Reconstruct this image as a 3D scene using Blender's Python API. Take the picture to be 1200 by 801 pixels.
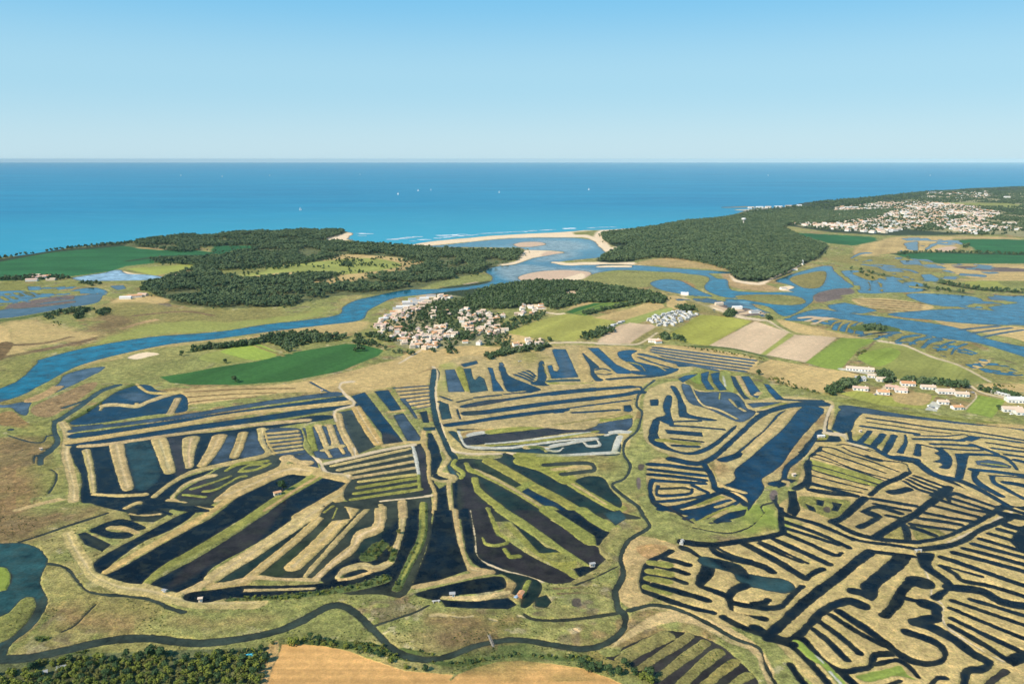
import bpy, bmesh, math, random
import numpy as np
from mathutils import Vector, Matrix
from mathutils.geometry import tessellate_polygon

sc = bpy.context.scene
for o in list(bpy.data.objects):
    bpy.data.objects.remove(o)
COL = sc.collection
R = math.radians

# ------------------------------------------------------------------ camera, sky, sun, exposure
H = 250.0                    # flying height in metres
F_PX = 930.0                 # focal length in photo pixels (photo is 1200 wide)
CX, CY = 600.0, 400.5
TH = math.atan((400.5 - 186.4) / F_PX)      # downward tilt
cam_d = bpy.data.cameras.new('camera')
cam = bpy.data.objects.new('camera', cam_d)
COL.objects.link(cam)
cam.location = (0, 0, H)
cam.rotation_euler = (math.pi / 2 - TH, 0, 0)
cam_d.sensor_width = 36.0
cam_d.lens = 36.0 * F_PX / 1200.0
cam_d.clip_start = 1.0
cam_d.clip_end = 600000.0
sc.camera = cam

SUN_EL, SUN_AZ = 40.0, (-0.80, -0.60)       # sun stands to the left and behind the camera
sun_vec = Vector((SUN_AZ[0] * math.cos(R(SUN_EL)), SUN_AZ[1] * math.cos(R(SUN_EL)), math.sin(R(SUN_EL))))
world = bpy.data.worlds.new('World')
sc.world = world
world.use_nodes = True
wt = world.node_tree
for n in list(wt.nodes):
    wt.nodes.remove(n)
wo = wt.nodes.new('ShaderNodeOutputWorld')
bg = wt.nodes.new('ShaderNodeBackground')
sky = wt.nodes.new('ShaderNodeTexSky')
sky.sky_type = 'NISHITA'
sky.sun_disc = False
sky.sun_elevation = R(SUN_EL)
sky.sun_rotation = math.atan2(SUN_AZ[0], SUN_AZ[1])
sky.altitude = 0
sky.air_density = 1.0
sky.dust_density = 0.6
sky.ozone_density = 1.6
BG = 0.105
bg.inputs['Strength'].default_value = BG
# humid summer air: the lowest sky pales towards the horizon, the same all the way round
tc = wt.nodes.new('ShaderNodeTexCoord')
sp = wt.nodes.new('ShaderNodeSeparateXYZ')
wt.links.new(tc.outputs['Generated'], sp.inputs[0])
rp = wt.nodes.new('ShaderNodeValToRGB')
rp.color_ramp.interpolation = 'EASE'
SKY_STOPS = [(0.0, (.55, .78, .89)), (.09, (.39, .70, .88)), (.20, (.190, .57, .88)), (.5, (.075, .30, .66)), (1.0, (.045, .18, .45))]
els = rp.color_ramp.elements
while len(els) < len(SKY_STOPS): els.new(.5)
for e, (p, c) in zip(els, SKY_STOPS):
    e.position = p; e.color = (*c, 1)
wt.links.new(sp.outputs[2], rp.inputs[0])
sc_ = wt.nodes.new('ShaderNodeVectorMath'); sc_.operation = 'SCALE'
sc_.inputs['Scale'].default_value = 0.92 / BG
wt.links.new(rp.outputs[0], sc_.inputs[0])
mx = wt.nodes.new('ShaderNodeMix'); mx.data_type = 'RGBA'
mx.inputs[0].default_value = 0.88
wt.links.new(sky.outputs[0], mx.inputs[6]); wt.links.new(sc_.outputs[0], mx.inputs[7])
wt.links.new(mx.outputs[2], bg.inputs[0])
wt.links.new(bg.outputs[0], wo.inputs[0])

sun_d = bpy.data.lights.new('sun', 'SUN')
sun_d.energy = 5.0
sun_d.angle = R(0.5)
sun_d.color = (1.0, 0.90, 0.74)
sun = bpy.data.objects.new('sun', sun_d)
COL.objects.link(sun)
sun.rotation_euler = sun_vec.to_track_quat('Z', 'Y').to_euler()

vs = sc.view_settings
vs.view_transform = 'Standard'
vs.look = 'None'
vs.exposure = 0.14
vs.gamma = 1.0
sc.cycles.max_bounces = 4
sc.cycles.diffuse_bounces = 2
sc.cycles.glossy_bounces = 2
sc.cycles.transmission_bounces = 2
sc.cycles.volume_bounces = 0

# ------------------------------------------------------------------ the ground plan: photo pixels <-> metres
ST, CT = math.sin(TH), math.cos(TH)
def ground_xy(u, v, z=0.0):
    u = np.asarray(u, dtype=np.float64); v = np.asarray(v, dtype=np.float64)
    a = (v - CY) / F_PX
    t = (H - z) / (ST + a * CT)
    return t * (u - CX) / F_PX, t * (CT - a * ST)
def G(u, v, z=0.0):
    x, y = ground_xy(u, v, z)
    return float(x), float(y)
def m_per_px(v):
    a = (v - CY) / F_PX
    return H / (ST + a * CT) / F_PX

rng = np.random.default_rng(7)
random.seed(7)

def _hash(ix, iy, seed):
    h = (ix.astype(np.int64) * 374761393 + iy.astype(np.int64) * 668265263 + seed * 974634577) & 0x7fffffff
    h = ((h ^ (h >> 13)) * 1274126177) & 0x7fffffff
    return ((h ^ (h >> 16)) & 0xffff).astype(np.float32) / 65535.0
def vnoise(x, y, scale, seed=0):
    """smooth value noise in -1..1"""
    x = x / scale; y = y / scale
    ix = np.floor(x); iy = np.floor(y)
    fx = (x - ix).astype(np.float32); fy = (y - iy).astype(np.float32)
    fx = fx * fx * (3 - 2 * fx); fy = fy * fy * (3 - 2 * fy)
    a = _hash(ix, iy, seed); b = _hash(ix + 1, iy, seed)
    c = _hash(ix, iy + 1, seed); d = _hash(ix + 1, iy + 1, seed)
    return 2 * ((a * (1 - fx) + b * fx) * (1 - fy) + (c * (1 - fx) + d * fx) * fy) - 1

def tag(o, label=None, cat=None, group=None, kind=None):
    if label: o['label'] = label
    if cat: o['category'] = cat
    if group: o['group'] = group
    if kind: o['kind'] = kind
    return o
# ------------------------------------------------------------------ paint engine: shore lines and ground covers on one adaptive grid
PAL = {   # albedo, texture strength, which piece of the setting it belongs to
 'olive':   ((.265,.225,.070), 1.0, 'salt_meadow'),
 'meadow':  ((.262,.258,.078), 1.0, 'salt_meadow'),
 'lush':    ((.235,.228,.062), 1.0, 'salt_meadow'),
 'rust':    ((.310,.195,.080), 1.0, 'salt_meadow'),
 'brown':   ((.210,.140,.062), 1.0, 'salt_meadow'),
 'tan':     ((.455,.330,.140), .8, 'levee'),
 'crest':   ((.520,.390,.195), .5, 'levee'),
 'tanbr':   ((.420,.270,.115), .9, 'levee'),
 'green':   ((.250,.240,.055), .9, 'levee'),
 'dkgreen': ((.095,.125,.035), .9, 'levee'),
 'straw':   ((.510,.360,.145), .6, 'dry_field'),
 'stubble': ((.620,.350,.120), .35, 'stubble_field'),
 'pinktan': ((.600,.430,.260), .3, 'stubble_field'),
 'pink':    ((.560,.370,.220), .3, 'stubble_field'),
 'ygreen':  ((.330,.320,.065), .4, 'grass_field'),
 'bgreen':  ((.240,.300,.050), .4, 'grass_field'),
 'pgreen':  ((.300,.310,.075), .4, 'grass_field'),
 'crop':    ((.045,.135,.030), .4, 'crop_field'),
 'fcrop':   ((.032,.130,.042), .4, 'crop_field'),
 'forest':  ((.040,.058,.026), .7, 'forest_floor'),
 'scrub':   ((.130,.140,.055), 1.0, 'forest_floor'),
 'path':    ((.600,.470,.290), .3, 'path'),
 'road':    ((.420,.360,.270), .2, 'road'),
 'sand':    ((.800,.610,.390), .3, 'beach'),
 'wetsand': ((.600,.420,.280), .3, 'sandbank'),
 'white':   ((.500,.480,.390), .6, 'clay_flat'),
 'mud':     ((.095,.075,.055), .6, 'mudflat'),
 'purple':  ((.170,.130,.110), .8, 'mudflat'),
 'yard':    ((.300,.270,.130), .8, 'ground'),
 'rock':    ((.260,.220,.160), .8, 'ground'),
}
TINT = {  # water colour (silt, weed, depth); 'deep' paints sky reflection into farther ponds
 'navy': (.002,.007,.012), 'blue': (.005,.045,.095), 'deep': (.003,.022,.045), 'slate': (.045,.066,.088), 'teal': (.018,.045,.046),
 'murky': (.030,.034,.020), 'dkgreen': (.010,.024,.018), 'moss': (.026,.038,.014), 'mud': (.032,.026,.024),
 'gray': (.030,.042,.030), 'river': (.001,.105,.165), 'shoal': (.100,.215,.255), 'sandy': (.190,.225,.215), 'lagoon': (.025,.112,.172),
 'pale': (.170,.240,.290), 'pool': (.022,.068,.066), 'brown': (.024,.020,.018),
}
def _axis(lo, hi, f):
    out = [lo]
    while out[-1] < hi:
        out.append(out[-1] + f(out[-1]))
    return np.array(out)
uc = _axis(-30.0, 1230.0, lambda t: 0.95)
gl = []; s = 1.5; p = uc[0]
while p > -2600:
    s *= 1.35; p -= s; gl.append(p)
gr = []; s = 1.5; p = uc[-1]
while p < 3800:
    s *= 1.35; p += s; gr.append(p)
UU = np.concatenate([np.array(gl[::-1]), uc, np.array(gr)])
vc = _axis(211.0, 806.0, lambda t: 0.75 if t < 400 else (0.62 if t < 560 else 0.72))
vb = []; s = 1.2; p = vc[-1]
while p < 1500:
    s *= 1.3; p += s; vb.append(p)
VV = np.concatenate([vc, np.array(vb)])
NU, NV = len(UU), len(VV)
aV = (VV - CY) / F_PX
tV = H / (ST + aV * CT)
GY = (tV * (CT - aV * ST)).astype(np.float64)           # per row
GXs = (tV / F_PX).astype(np.float64)                     # metres per pixel across, per row
GX = GXs[:, None] * (UU[None, :] - CX)                   # NV x NU
GYY = np.repeat(GY[:, None], NU, axis=1)
cell = np.abs(np.gradient(GY))
BW = np.maximum(1.1, 0.75 * cell).astype(np.float32)     # bank width per row
# wobble that makes every edge a little ragged
WOB = (0.42 * vnoise(GX, GYY, 13.0, 1) + 0.20 * vnoise(GX, GYY, 5.0, 4) + 0.34 * vnoise(GX, GYY, 1.9, 2)).astype(np.float32)
WOB += ((BW[:, None] - 1.1) * 0.35) * vnoise(GX, GYY, 45.0, 3)
S = np.ones((NV, NU), np.float32)                        # land > 0, water < 0, in bank widths
LC = np.zeros((NV, NU, 4), np.float32)
CLS = np.zeros((NV, NU), np.int16)
WC = np.zeros((NV, NU, 3), np.float32); WC[:] = TINT['navy']
CLASS_NAMES = sorted({v[2] for v in PAL.values()})

def catmull(P, closed, k):
    P = np.asarray(P, float)
    n = len(P)
    if n < 3 or k < 2: return P
    out = []
    rngi = range(n if closed else n - 1)
    for i in rngi:
        if closed:
            p0, p1, p2, p3 = P[(i - 1) % n], P[i], P[(i + 1) % n], P[(i + 2) % n]
        else:
            p0, p1, p2, p3 = P[max(i - 1, 0)], P[i], P[i + 1], P[min(i + 2, n - 1)]
        for j in range(k):
            t = j / k
            out.append(0.5 * ((2 * p1) + (-p0 + p2) * t + (2 * p0 - 5 * p1 + 4 * p2 - p3) * t * t + (-p0 + 3 * p1 - 3 * p2 + p3) * t ** 3))
    if not closed: out.append(P[-1])
    return np.array(out)

def _win(P, pad_px):
    """index window of the grid that covers photo points P"""
    u0, u1 = P[:, 0].min() - pad_px, P[:, 0].max() + pad_px
    v0, v1 = P[:, 1].min() - pad_px, P[:, 1].max() + pad_px
    i0, i1 = np.searchsorted(VV, v0), np.searchsorted(VV, v1)
    j0, j1 = np.searchsorted(UU, u0), np.searchsorted(UU, u1)
    return slice(max(i0 - 1, 0), min(i1 + 1, NV)), slice(max(j0 - 1, 0), min(j1 + 1, NU))

def sdf_poly(P, smooth, pad):
    P = catmull(P, True, 4) if smooth else np.asarray(P, float)
    si, sj = _win(P, pad)
    x = GX[si, sj].astype(np.float32); y = GYY[si, sj].astype(np.float32)
    gx, gy = ground_xy(P[:, 0], P[:, 1])
    d2 = np.full(x.shape, 1e12, np.float32); inside = np.zeros(x.shape, bool)
    n = len(P)
    for i in range(n):
        ax, ay, bx, by = gx[i], gy[i], gx[(i + 1) % n], gy[(i + 1) % n]
        dx, dy = bx - ax, by - ay
        L = dx * dx + dy * dy + 1e-9
        t = np.clip(((x - ax) * dx + (y - ay) * dy) / L, 0, 1)
        ex = x - ax - t * dx; ey = y - ay - t * dy
        np.minimum(d2, ex * ex + ey * ey, out=d2)
        if ay != by:
            yr = y[:, 0]
            rows = (ay > yr) != (by > yr)
            xc = dx * (yr - ay) / dy + ax
            inside ^= rows[:, None] & (x < xc[:, None])
    d = np.sqrt(d2)
    return np.where(inside, -d, d), si, sj

def sdf_line(P, W, smooth, pad):
    P = np.asarray(P, float); n0 = len(P)
    if len(W) == 2 and n0 > 2: W = np.linspace(W[0], W[1], n0)
    elif len(W) == 1: W = np.full(n0, W[0])
    Q = np.column_stack([P, W])
    if smooth and n0 > 2: Q = catmull(Q, False, 4)
    P, W = Q[:, :2], Q[:, 2]
    # width across the line in photo pixels -> half width on the ground
    T = np.gradient(P, axis=0); T /= np.linalg.norm(T, axis=1)[:, None] + 1e-9
    N = np.column_stack([-T[:, 1], T[:, 0]])
    g = np.column_stack(ground_xy(P[:, 0], P[:, 1]))
    e = np.column_stack(ground_xy(*(P + N * .5).T)) - np.column_stack(ground_xy(*(P - N * .5).T))
    gt = np.column_stack(ground_xy(*(P + T * .3).T)) - np.column_stack(ground_xy(*(P - T * .3).T))
    gt /= np.linalg.norm(gt, axis=1)[:, None] + 1e-9
    r = 0.5 * W * np.abs(gt[:, 0] * e[:, 1] - gt[:, 1] * e[:, 0])
    si, sj = _win(P, pad + W.max())
    x = GX[si, sj].astype(np.float32); y = GYY[si, sj].astype(np.float32)
    d = np.full(x.shape, 1e6, np.float32)
    iv, ju = VV[si], UU[sj]
    for i in range(len(P) - 1):
        m = pad + max(W[i], W[i + 1])
        a0 = np.searchsorted(iv, min(P[i, 1], P[i + 1, 1]) - m); a1 = np.searchsorted(iv, max(P[i, 1], P[i + 1, 1]) + m)
        b0 = np.searchsorted(ju, min(P[i, 0], P[i + 1, 0]) - m); b1 = np.searchsorted(ju, max(P[i, 0], P[i + 1, 0]) + m)
        xx, yy = x[a0:a1, b0:b1], y[a0:a1, b0:b1]
        (ax, ay), (bx, by) = g[i], g[i + 1]
        dx, dy = bx - ax, by - ay
        t = np.clip(((xx - ax) * dx + (yy - ay) * dy) / (dx * dx + dy * dy + 1e-9), 0, 1)
        dd = np.sqrt((xx - ax - t * dx) ** 2 + (yy - ay - t * dy) ** 2) - (r[i] + t * (r[i + 1] - r[i]))
        np.minimum(d[a0:a1, b0:b1], dd, out=d[a0:a1, b0:b1])
    return d, si, sj

JIT = np.random.default_rng(3)
FIELDS = ('stubble_field', 'grass_field', 'crop_field', 'dry_field')
def _paint_col(d, si, sj, name, soft=1.0, row_dir=None):
    c, tex, cl = PAL[name]
    if cl in ('levee', 'salt_meadow', 'grass_field'):
        k = 1 + JIT.normal(0, .06); c = (c[0] * k * (1 + JIT.normal(0, .035)), c[1] * k, c[2] * k * (1 + JIT.normal(0, .06)))
    bw = BW[si][:, None] * 0.7 * soft
    a = np.clip(0.5 - d / bw, 0, 1)[..., None]
    tgt = np.array([*c, tex], np.float32)
    if cl in FIELDS and row_dir is not None:              # sowing rows and tractor lines
        q = GX[si, sj] * row_dir[0] + GYY[si, sj] * row_dir[1]
        per = np.maximum(9.0, 2.6 * cell[si])[:, None]
        rows = np.sin(q * 2 * np.pi / 6.2) * np.clip(1.6 - cell[si][:, None] / 2.0, 0, 1) * .08
        rows = rows + (vnoise(q, q * 0, 21.0, 31) * .13 + vnoise(GX[si, sj], GYY[si, sj], 60., 32) * .14 + vnoise(q, q * 0, 8.0, 33) * .06)
        tram = (np.abs(((q / 26.0) % 1) - .5) < .03) * np.clip(1.6 - cell[si][:, None] / 3.0, 0, 1)
        tgt = tgt * np.concatenate([np.repeat((1 + rows - .16 * tram)[..., None], 3, -1), np.ones(rows.shape + (1,))], -1).astype(np.float32)
    LC[si, sj] = LC[si, sj] * (1 - a) + tgt * a
    m = d < 0
    CLS[si, sj][m] = CLASS_NAMES.index(cl)
def _water(d, si, sj, tint):
    s = np.clip(d / BW[si][:, None], -1, 1)
    S[si, sj] = np.minimum(S[si, sj], s)
    a = np.clip(0.6 - d / (BW[si][:, None] * 1.5), 0, 1)[..., None]
    WC[si, sj] = WC[si, sj] * (1 - a) + np.array(TINT[tint], np.float32) * a * (1 + JIT.normal(0, .16) if tint not in ('river', 'lagoon', 'shoal', 'gray') else 1)
def _land(d, si, sj):
    S[si, sj] = np.maximum(S[si, sj], np.clip(-d / BW[si][:, None], -1, 1))
def _tint(d, si, sj, tint, soft):
    a = np.clip(0.5 - d / (BW[si][:, None] * soft), 0, 1)[..., None]
    WC[si, sj] = WC[si, sj] * (1 - a) + np.array(TINT[tint], np.float32) * a

def pools(P, scale, thr, tint, seed):
    """a scatter of small natural pools inside a polygon"""
    d0, si, sj = sdf_poly(np.asarray(P, float), True, 6)
    n = vnoise(GX[si, sj], GYY[si, sj], scale, seed) * .7 + vnoise(GX[si, sj], GYY[si, sj], scale * .35, seed + 1) * .4
    d = np.maximum((thr - n) * scale * .9, d0)
    d[CLS[si, sj] == CLASS_NAMES.index('path')] = 99
    _water(d.astype(np.float32), si, sj, tint)
def mottle():
    """salt meadow is a patchwork of glasswort, sea lavender, couch grass and bare clay"""
    m = CLS == CLASS_NAMES.index('salt_meadow')
    x, y = GX, GYY
    for sd, sc_, thr, col, k in ((51, 42., .28, (.315, .200, .085), .75), (52, 26., .34, (.215, .215, .062), .8), (53, 60., .30, (.400, .305, .115), .55), (54, 15., .46, (.200, .150, .080), .7), (55, 33., .42, (.300, .270, .085), .8), (56, 11., .52, (.470, .385, .215), .55)):
        n = vnoise(x, y, sc_, sd) * .75 + vnoise(x, y, sc_ * .3, sd + 20) * .35
        a = (np.clip((n - thr) / .16, 0, 1) * k * m)[..., None].astype(np.float32)
        LC[..., :3] = LC[..., :3] * (1 - a) + np.array(col, np.float32) * a
def uv_of(x, y):
    cz = y * CT + H * ST; cy = y * ST - H * CT
    return CX + F_PX * x / cz, CY - F_PX * cy / cz
def on_land(x, y, lim=.6):
    u, v = uv_of(x, y)
    i = np.clip(np.searchsorted(VV, v), 0, NV - 1); j = np.clip(np.searchsorted(UU, u), 0, NU - 1)
    return S[i, j] > lim

BIAS = 0.12
def paint(prog):
    ox = oy = 0.0; sx = 4.0
    for raw in prog.split('\n'):
        ln = raw.split('#')[0].strip()
        if not ln: continue
        if ln[0] == '@':
            q = [float(k) for k in ln[1:].split(',')]
            ox, oy = q[0], q[1]; sx = q[2] if len(q) > 2 else 4.0
            continue
        tok = ln.split()
        cmd = tok[0]; name = tok[1]
        smooth = not cmd.endswith('!')
        cmd = cmd.rstrip('!')
        rest = tok[2:]
        W = None
        if cmd in ('c', 'r', 'l', 't') and ',' not in rest[0]:
            W = [float(k) / sx for k in rest[0].split(':')]; rest = rest[1:]
        if cmd in ('C', 'Rr', 'Ll'):                     # a fan of n strokes between two end strokes
            W = [float(k) / sx for k in rest[0].split(':')]; n = int(rest[1]); rest = rest[2:]
            k = rest.index('|')
            A = np.array([[float(q) for q in p.split(',')] for p in rest[:k]])
            B = np.array([[float(q) for q in p.split(',')] for p in rest[k + 1:]])
            for i in range(n):
                f = i / max(n - 1, 1)
                P = A * (1 - f) + B * f
                P = P / sx + np.array([ox, oy])
                d, si, sj = sdf_line(P, W, smooth, 6)
                d = d + WOB[si, sj]
                if cmd == 'C': _water(d - BIAS * BW[si][:, None], si, sj, name)
                elif cmd == 'Rr': _land(d, si, sj); _paint_col(d, si, sj, name)
                else: _paint_col(d, si, sj, name)
            continue
        P = np.array([[float(q) for q in p.split(',')] for p in rest]) / sx + np.array([ox, oy])
        if cmd == 'w' and len(P) <= 7: smooth = False
        if W is None:
            d, si, sj = sdf_poly(P, smooth, 6)
        else:
            d, si, sj = sdf_line(P, W, smooth, 6)
        if cmd == 's': d, si, sj = sdf_poly(P, smooth, 16)
        else: d = d + WOB[si, sj] * (1.0 if smooth else 0.6)
        if cmd in ('w', 'c'): d = d - BIAS * BW[si][:, None]
        if cmd in ('w', 'c'): _water(d, si, sj, name)
        elif cmd in ('p', 'r'):
            _land(d, si, sj); _paint_col(d, si, sj, name)
            if cmd == 'r' and name in ('tan', 'tanbr') and len(P) > 2 and W[0] * sx >= 30 and P[:, 1].mean() > 470:   # trodden crest
                d2, s2, t2 = sdf_line(P, [W[0] * .16], smooth, 6); _paint_col(d2 + WOB[s2, t2] * 1.5, s2, t2, 'crest', 2.0)
        elif cmd in ('k', 'l'):
            rd = None
            if cmd == 'k' and len(P) >= 3:
                gq = np.column_stack(ground_xy(P[:, 0], P[:, 1])); e = np.roll(gq, -1, 0) - gq
                e = e[np.argmax((e ** 2).sum(1))]; e = e / np.linalg.norm(e); rd = (-e[1], e[0])
            _paint_col(d, si, sj, name, 1.0, rd)
        elif cmd == 's':
            q = 13. * vnoise(GX[si, sj], GYY[si, sj], 34., 9) + 7. * vnoise(GX[si, sj], GYY[si, sj], 11., 10)
            c, tex, cl = PAL[name]
            sw = np.maximum(20., cell[si] * 3)[:, None]
            a = (np.clip(.5 - (d + q * sw / 20.) / sw, 0, 1) * .85)[..., None]
            LC[si, sj] = LC[si, sj] * (1 - a) + np.array([*c, tex], np.float32) * a
        elif cmd == 'sold': _paint_col(d + 3 * BW[si][:, None] * vnoise(GX[si, sj], GYY[si, sj], 25., 9), si, sj, name, 8.0)   # soft patch
        elif cmd in ('t', 'T'): _tint(d, si, sj, name, 4.0)
# ------------------------------------------------------------------ the plan itself, traced region by region
LC[:] = (*PAL['meadow'][0], 1.0)
CLS[:] = CLASS_NAMES.index('salt_meadow')
PLAN_COAST = '''
@0,0,1
# everything seaward of the shore is sea bed
w! river -3000,330 -60,304 0,302 40,297 75,291 137,285 155,283 200,277 250,275 285,272 320,269.5 400,269.5 415,273.5 407,280 420,283 440,285.5 470,286.5 487,287.2 500,284 545,279 575,276 625,274 670,271 685,269.5 707,269.5 742,267 800,259.5 840,256 850,254 872,247 900,246 944,237 1020,230.5 1075,224.5 1145,220 1230,218 1600,216 5000,216 5000,205 -3000,205
r rock 1.2 852,243 880,242.5 900,244
r white 1.6 868,246 900,245 945,241.5
k white 870,247 900,244 944,240 940,244 905,248
'''
PLAN_FAR = '''
@0,0,1
# left headland
k! fcrop -400,330 -60,314 0,306 60,293 155,288 207,290 250,296 270,302 240,306 185,308 148,312 130,318 100,322 50,328 0,329 -60,330
k! forest -400,322 -60,306 0,303.5 60,293 150,285.5 150,288 60,296 0,307 -60,310 -400,326
k straw 160,290 190,287 207,289 206,292.5 186,293
k! ygreen 147,315 235,309 217,317 180,323
k scrub 150,286 200,278 320,270.5 402,270.5 398,276 405,284 475,287 560,292 605,292 612,296 600,305 580,313 540,327 500,336 470,343 395,347 380,350 320,360 250,361 200,355 177,343 167,335 215,325 235,312 200,308 250,300 250,289 205,290 160,290
k! fcrop 250,288 305,288 300,291 270,299 245,301
l forest 1.5 150,306 190,301 235,300
k scrub 350,296 362,290 378,294 372,301 352,302
k straw 250,318 325,310 357,310 390,302 410,298 465,302 500,308 497,313 470,317 410,331 385,337 368,331 385,323 350,322 290,328 250,323
k pgreen 262,318 330,311 400,304 440,303 470,312 400,322 340,319 290,324
k meadow 247,317 300,312 310,318 255,324
k scrub 345,320 390,318 395,325 350,328
@0,300,5
w pale 425,130 480,118 600,100 660,85 710,82 720,95 760,105 870,110 950,125 870,140 600,145 500,146
k sand 712,85 760,98 830,108 750,108
k! grass_ 0,0 1,0 0,1
'''.replace('k! grass_ 0,0 1,0 0,1', '') + '''
w lagoon -300,215 20,205 150,200 230,205 300,215 400,205 480,190 560,185 620,205 560,218 400,222 250,240 80,270 0,275 -300,290
Rr scrub 18 6 -20,225 10,240 45,260 | 260,200 290,215 300,225
r meadow 22 150,195 240,207 340,215 420,215
w lagoon 165,178 235,178 240,198 170,200
w slate -300,300 0,285 120,272 300,250 460,232 580,222 590,255 540,280 400,300 270,325 130,350 0,365 -300,380
r purple 26 -40,310 120,285 250,262 380,245
r purple 16 120,300 280,285 400,270
w slate 640,175 720,170 735,190 690,198
k lush 0,330 0,160 170,160 250,185 330,165 420,150 330,205 200,200 130,200
k lush 400,150 600,150 900,140 960,160 820,175 700,160 560,160 470,175 400,195
l dkgreen 16 0,378 120,365 260,340 380,318 500,305 560,320
k straw 700,240 760,225 880,232 1000,262 860,290 720,300 600,300 640,280
k purple 840,300 900,285 990,280 990,300 880,310
@0,230,4
s straw 0,605 100,585 200,590 330,620 440,660 300,690 150,720 0,745
k straw -400,640 0,600 0,750 -400,790
l brown 14 0,760 180,725 350,690 470,660
s olive 470,520 700,500 900,530 1300,530 1300,600 1000,610 700,640 500,640
l tanbr 12 580,620 640,600 720,582
s pgreen 700,600 1000,590 1300,570 1500,520 1500,560 1200,612 1000,640 700,655 470,720 400,705
s straw 370,790 560,740 800,690 1200,650 1500,600 1700,590 1690,620 1400,670 900,740 500,830
l brown 8 0,700 200,690 330,660
l brown 8 640,560 860,540 1000,560
k brown 0,770 0,690 60,690 40,730
s brown 480,560 620,580 560,640 440,630
'''
PLAN_ESTUARY = '''
@250,230,4
# river between the woods and the village, then the estuary
w river -1600,1010 -1000,900 -830,785 -810,765 -600,710 -300,660 0,637 250,600 470,575 590,553 610,520 660,490 740,470 850,447 920,437 1100,432 1280,408 1312,380 1275,350 1330,330 1420,318 1470,300 1540,278 1650,265 1600,255 1480,250 1430,242 1250,238 1000,236 900,232 740,222 1000,232 1200,215 1400,197 1700,195 1790,215 1812,240 1850,268 1800,287 1700,297 1610,308 1640,318 1800,313 1900,316 2200,340 2500,360 2300,360 2080,352 1900,345 1780,362 1740,380 1600,402 1470,406 1330,420 1230,432 1000,458 850,475 790,500 725,535 690,580 500,605 250,635 0,670 -200,692 -440,740 -620,790 -700,825 -800,880 -1000,965 -1600,1100
T shoal 1250,238 1480,225 1700,205 1800,240 1650,262 1500,250
T shoal 1330,330 1400,330 1440,385 1360,385
T lagoon 1500,300 1700,300 2000,330 1900,345 1600,350
k sand 522,197 600,180 640,168 664,175 655,190 625,206 560,208
@500,230,4
p sand -75,229 0,214 150,199 300,186 500,174 680,165 730,160 830,158 960,152 880,160 800,166 780,178 800,195 830,225 860,240 910,235 900,252 850,268 812,240 790,215 760,200 700,193 400,196 200,214 0,233
k meadow 690,170 760,162 830,160 815,180 800,195 760,182 700,180
p sand 330,325 430,300 440,275 470,252 640,262 560,278 500,290 440,310 400,320
k wetsand 560,260 640,262 600,272 540,278
p meadow 0,425 60,400 200,370 290,365 305,385 250,405 120,420
k wetsand 170,412 240,402 250,410 190,420
T sandy 330,340 460,320 600,335 800,345 800,380 700,400 560,410 440,405 360,380
T sandy 400,225 560,205 700,215 760,240 640,255 480,245
T sandy 610,255 700,262 690,285 600,300 500,305 560,280
p wetsand 425,380 500,356 600,346 690,346 770,356 745,382 700,394 600,400 480,405
k sand 620,395 690,372 730,362 740,385 680,395
r sand 12 605,310 660,318 740,316 900,313 1000,318
p wetsand 405,226 440,216 520,214 560,226 500,236 430,238
@700,230,4
k forest 10,170 60,168 170,156 280,140 400,116 500,108 600,98 700,76 860,70 1000,62 1100,66 1400,60 1300,110 1100,128 900,135 880,150 960,190 1080,232 1040,290 960,322 880,370 800,398 720,402 640,388 600,348 520,320 440,302 330,292 260,290 130,310 0,306 30,270 100,245 60,228 30,212
k forest -770,440 -600,410 -470,395 -300,398 -150,422 50,450 128,480 110,505 30,500 -50,495 -260,500 -400,530 -500,500 -580,520 -670,530 -780,520 -800,490
k sand 0,165 160,150 180,158 60,170 40,200 60,240 30,245 0,225
r sand 10 20,330 60,328 130,328
# tidal channel and its islands
p meadow -20,372 60,360 200,357 350,358 480,370 530,390 500,420 470,445 400,430 330,445 260,425 180,430 100,415 -60,395
w river 380,345 460,352 520,362 560,385 605,390 612,420 640,442 760,450 930,450 1000,470 1010,490 960,512 860,507 700,480 610,475 540,455 502,425 530,390 500,372 400,360
w lagoon 250,405 320,388 400,400 470,440 540,468 470,465 400,458 290,435
k rust 330,400 400,395 460,420 420,445 340,415
w river 840,392 1000,340 1085,326 1110,352 1160,395 1200,425 1090,440 1020,470 1000,500 930,545 870,560 810,520 740,505 650,500 600,480 760,490 860,507 960,512 990,490 930,450 900,440 930,425 880,408
p olive 900,385 960,365 1060,350 1075,380 1040,425 980,430 930,410
p olive 640,470 740,460 880,462 960,475 975,500 900,510 780,500
k meadow 720,475 860,470 930,490 800,492
p purple 1010,465 1080,440 1180,430 1200,460 1100,490 1030,495
w shoal 610,490 700,490 740,520 800,545 700,550 600,520 560,500
p purple 560,500 620,515 700,525 760,540 780,555 690,560 600,540
w slate 600,500 660,495 680,510 620,520
r pinktan 10 540,510 600,530 660,535
r pinktan 14 680,552 740,540 780,553
r tan 10 600,540 660,522
l meadow 30 230,300 400,300 550,330 600,350
k tanbr 170,320 260,295 380,290 480,310 590,330 600,350 500,340 400,335 280,325
k tanbr 580,360 620,355 660,395 760,405 860,440 780,445 650,430 610,410
l sand 12 625,370 650,395 740,410 790,400 850,370 960,315
k sand 850,438 900,420 940,440 900,446
l sand 10 380,470 470,500 560,530 640,560 760,580
k sand 390,460 415,455 430,463 400,470
l path 7 600,540 720,575 800,585 850,615 900,640 950,655 1170,655
s olive 330,460 480,490 560,540 640,560 430,540 350,500
k straw 330,470 380,470 420,500 400,530 330,520
'''
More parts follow.
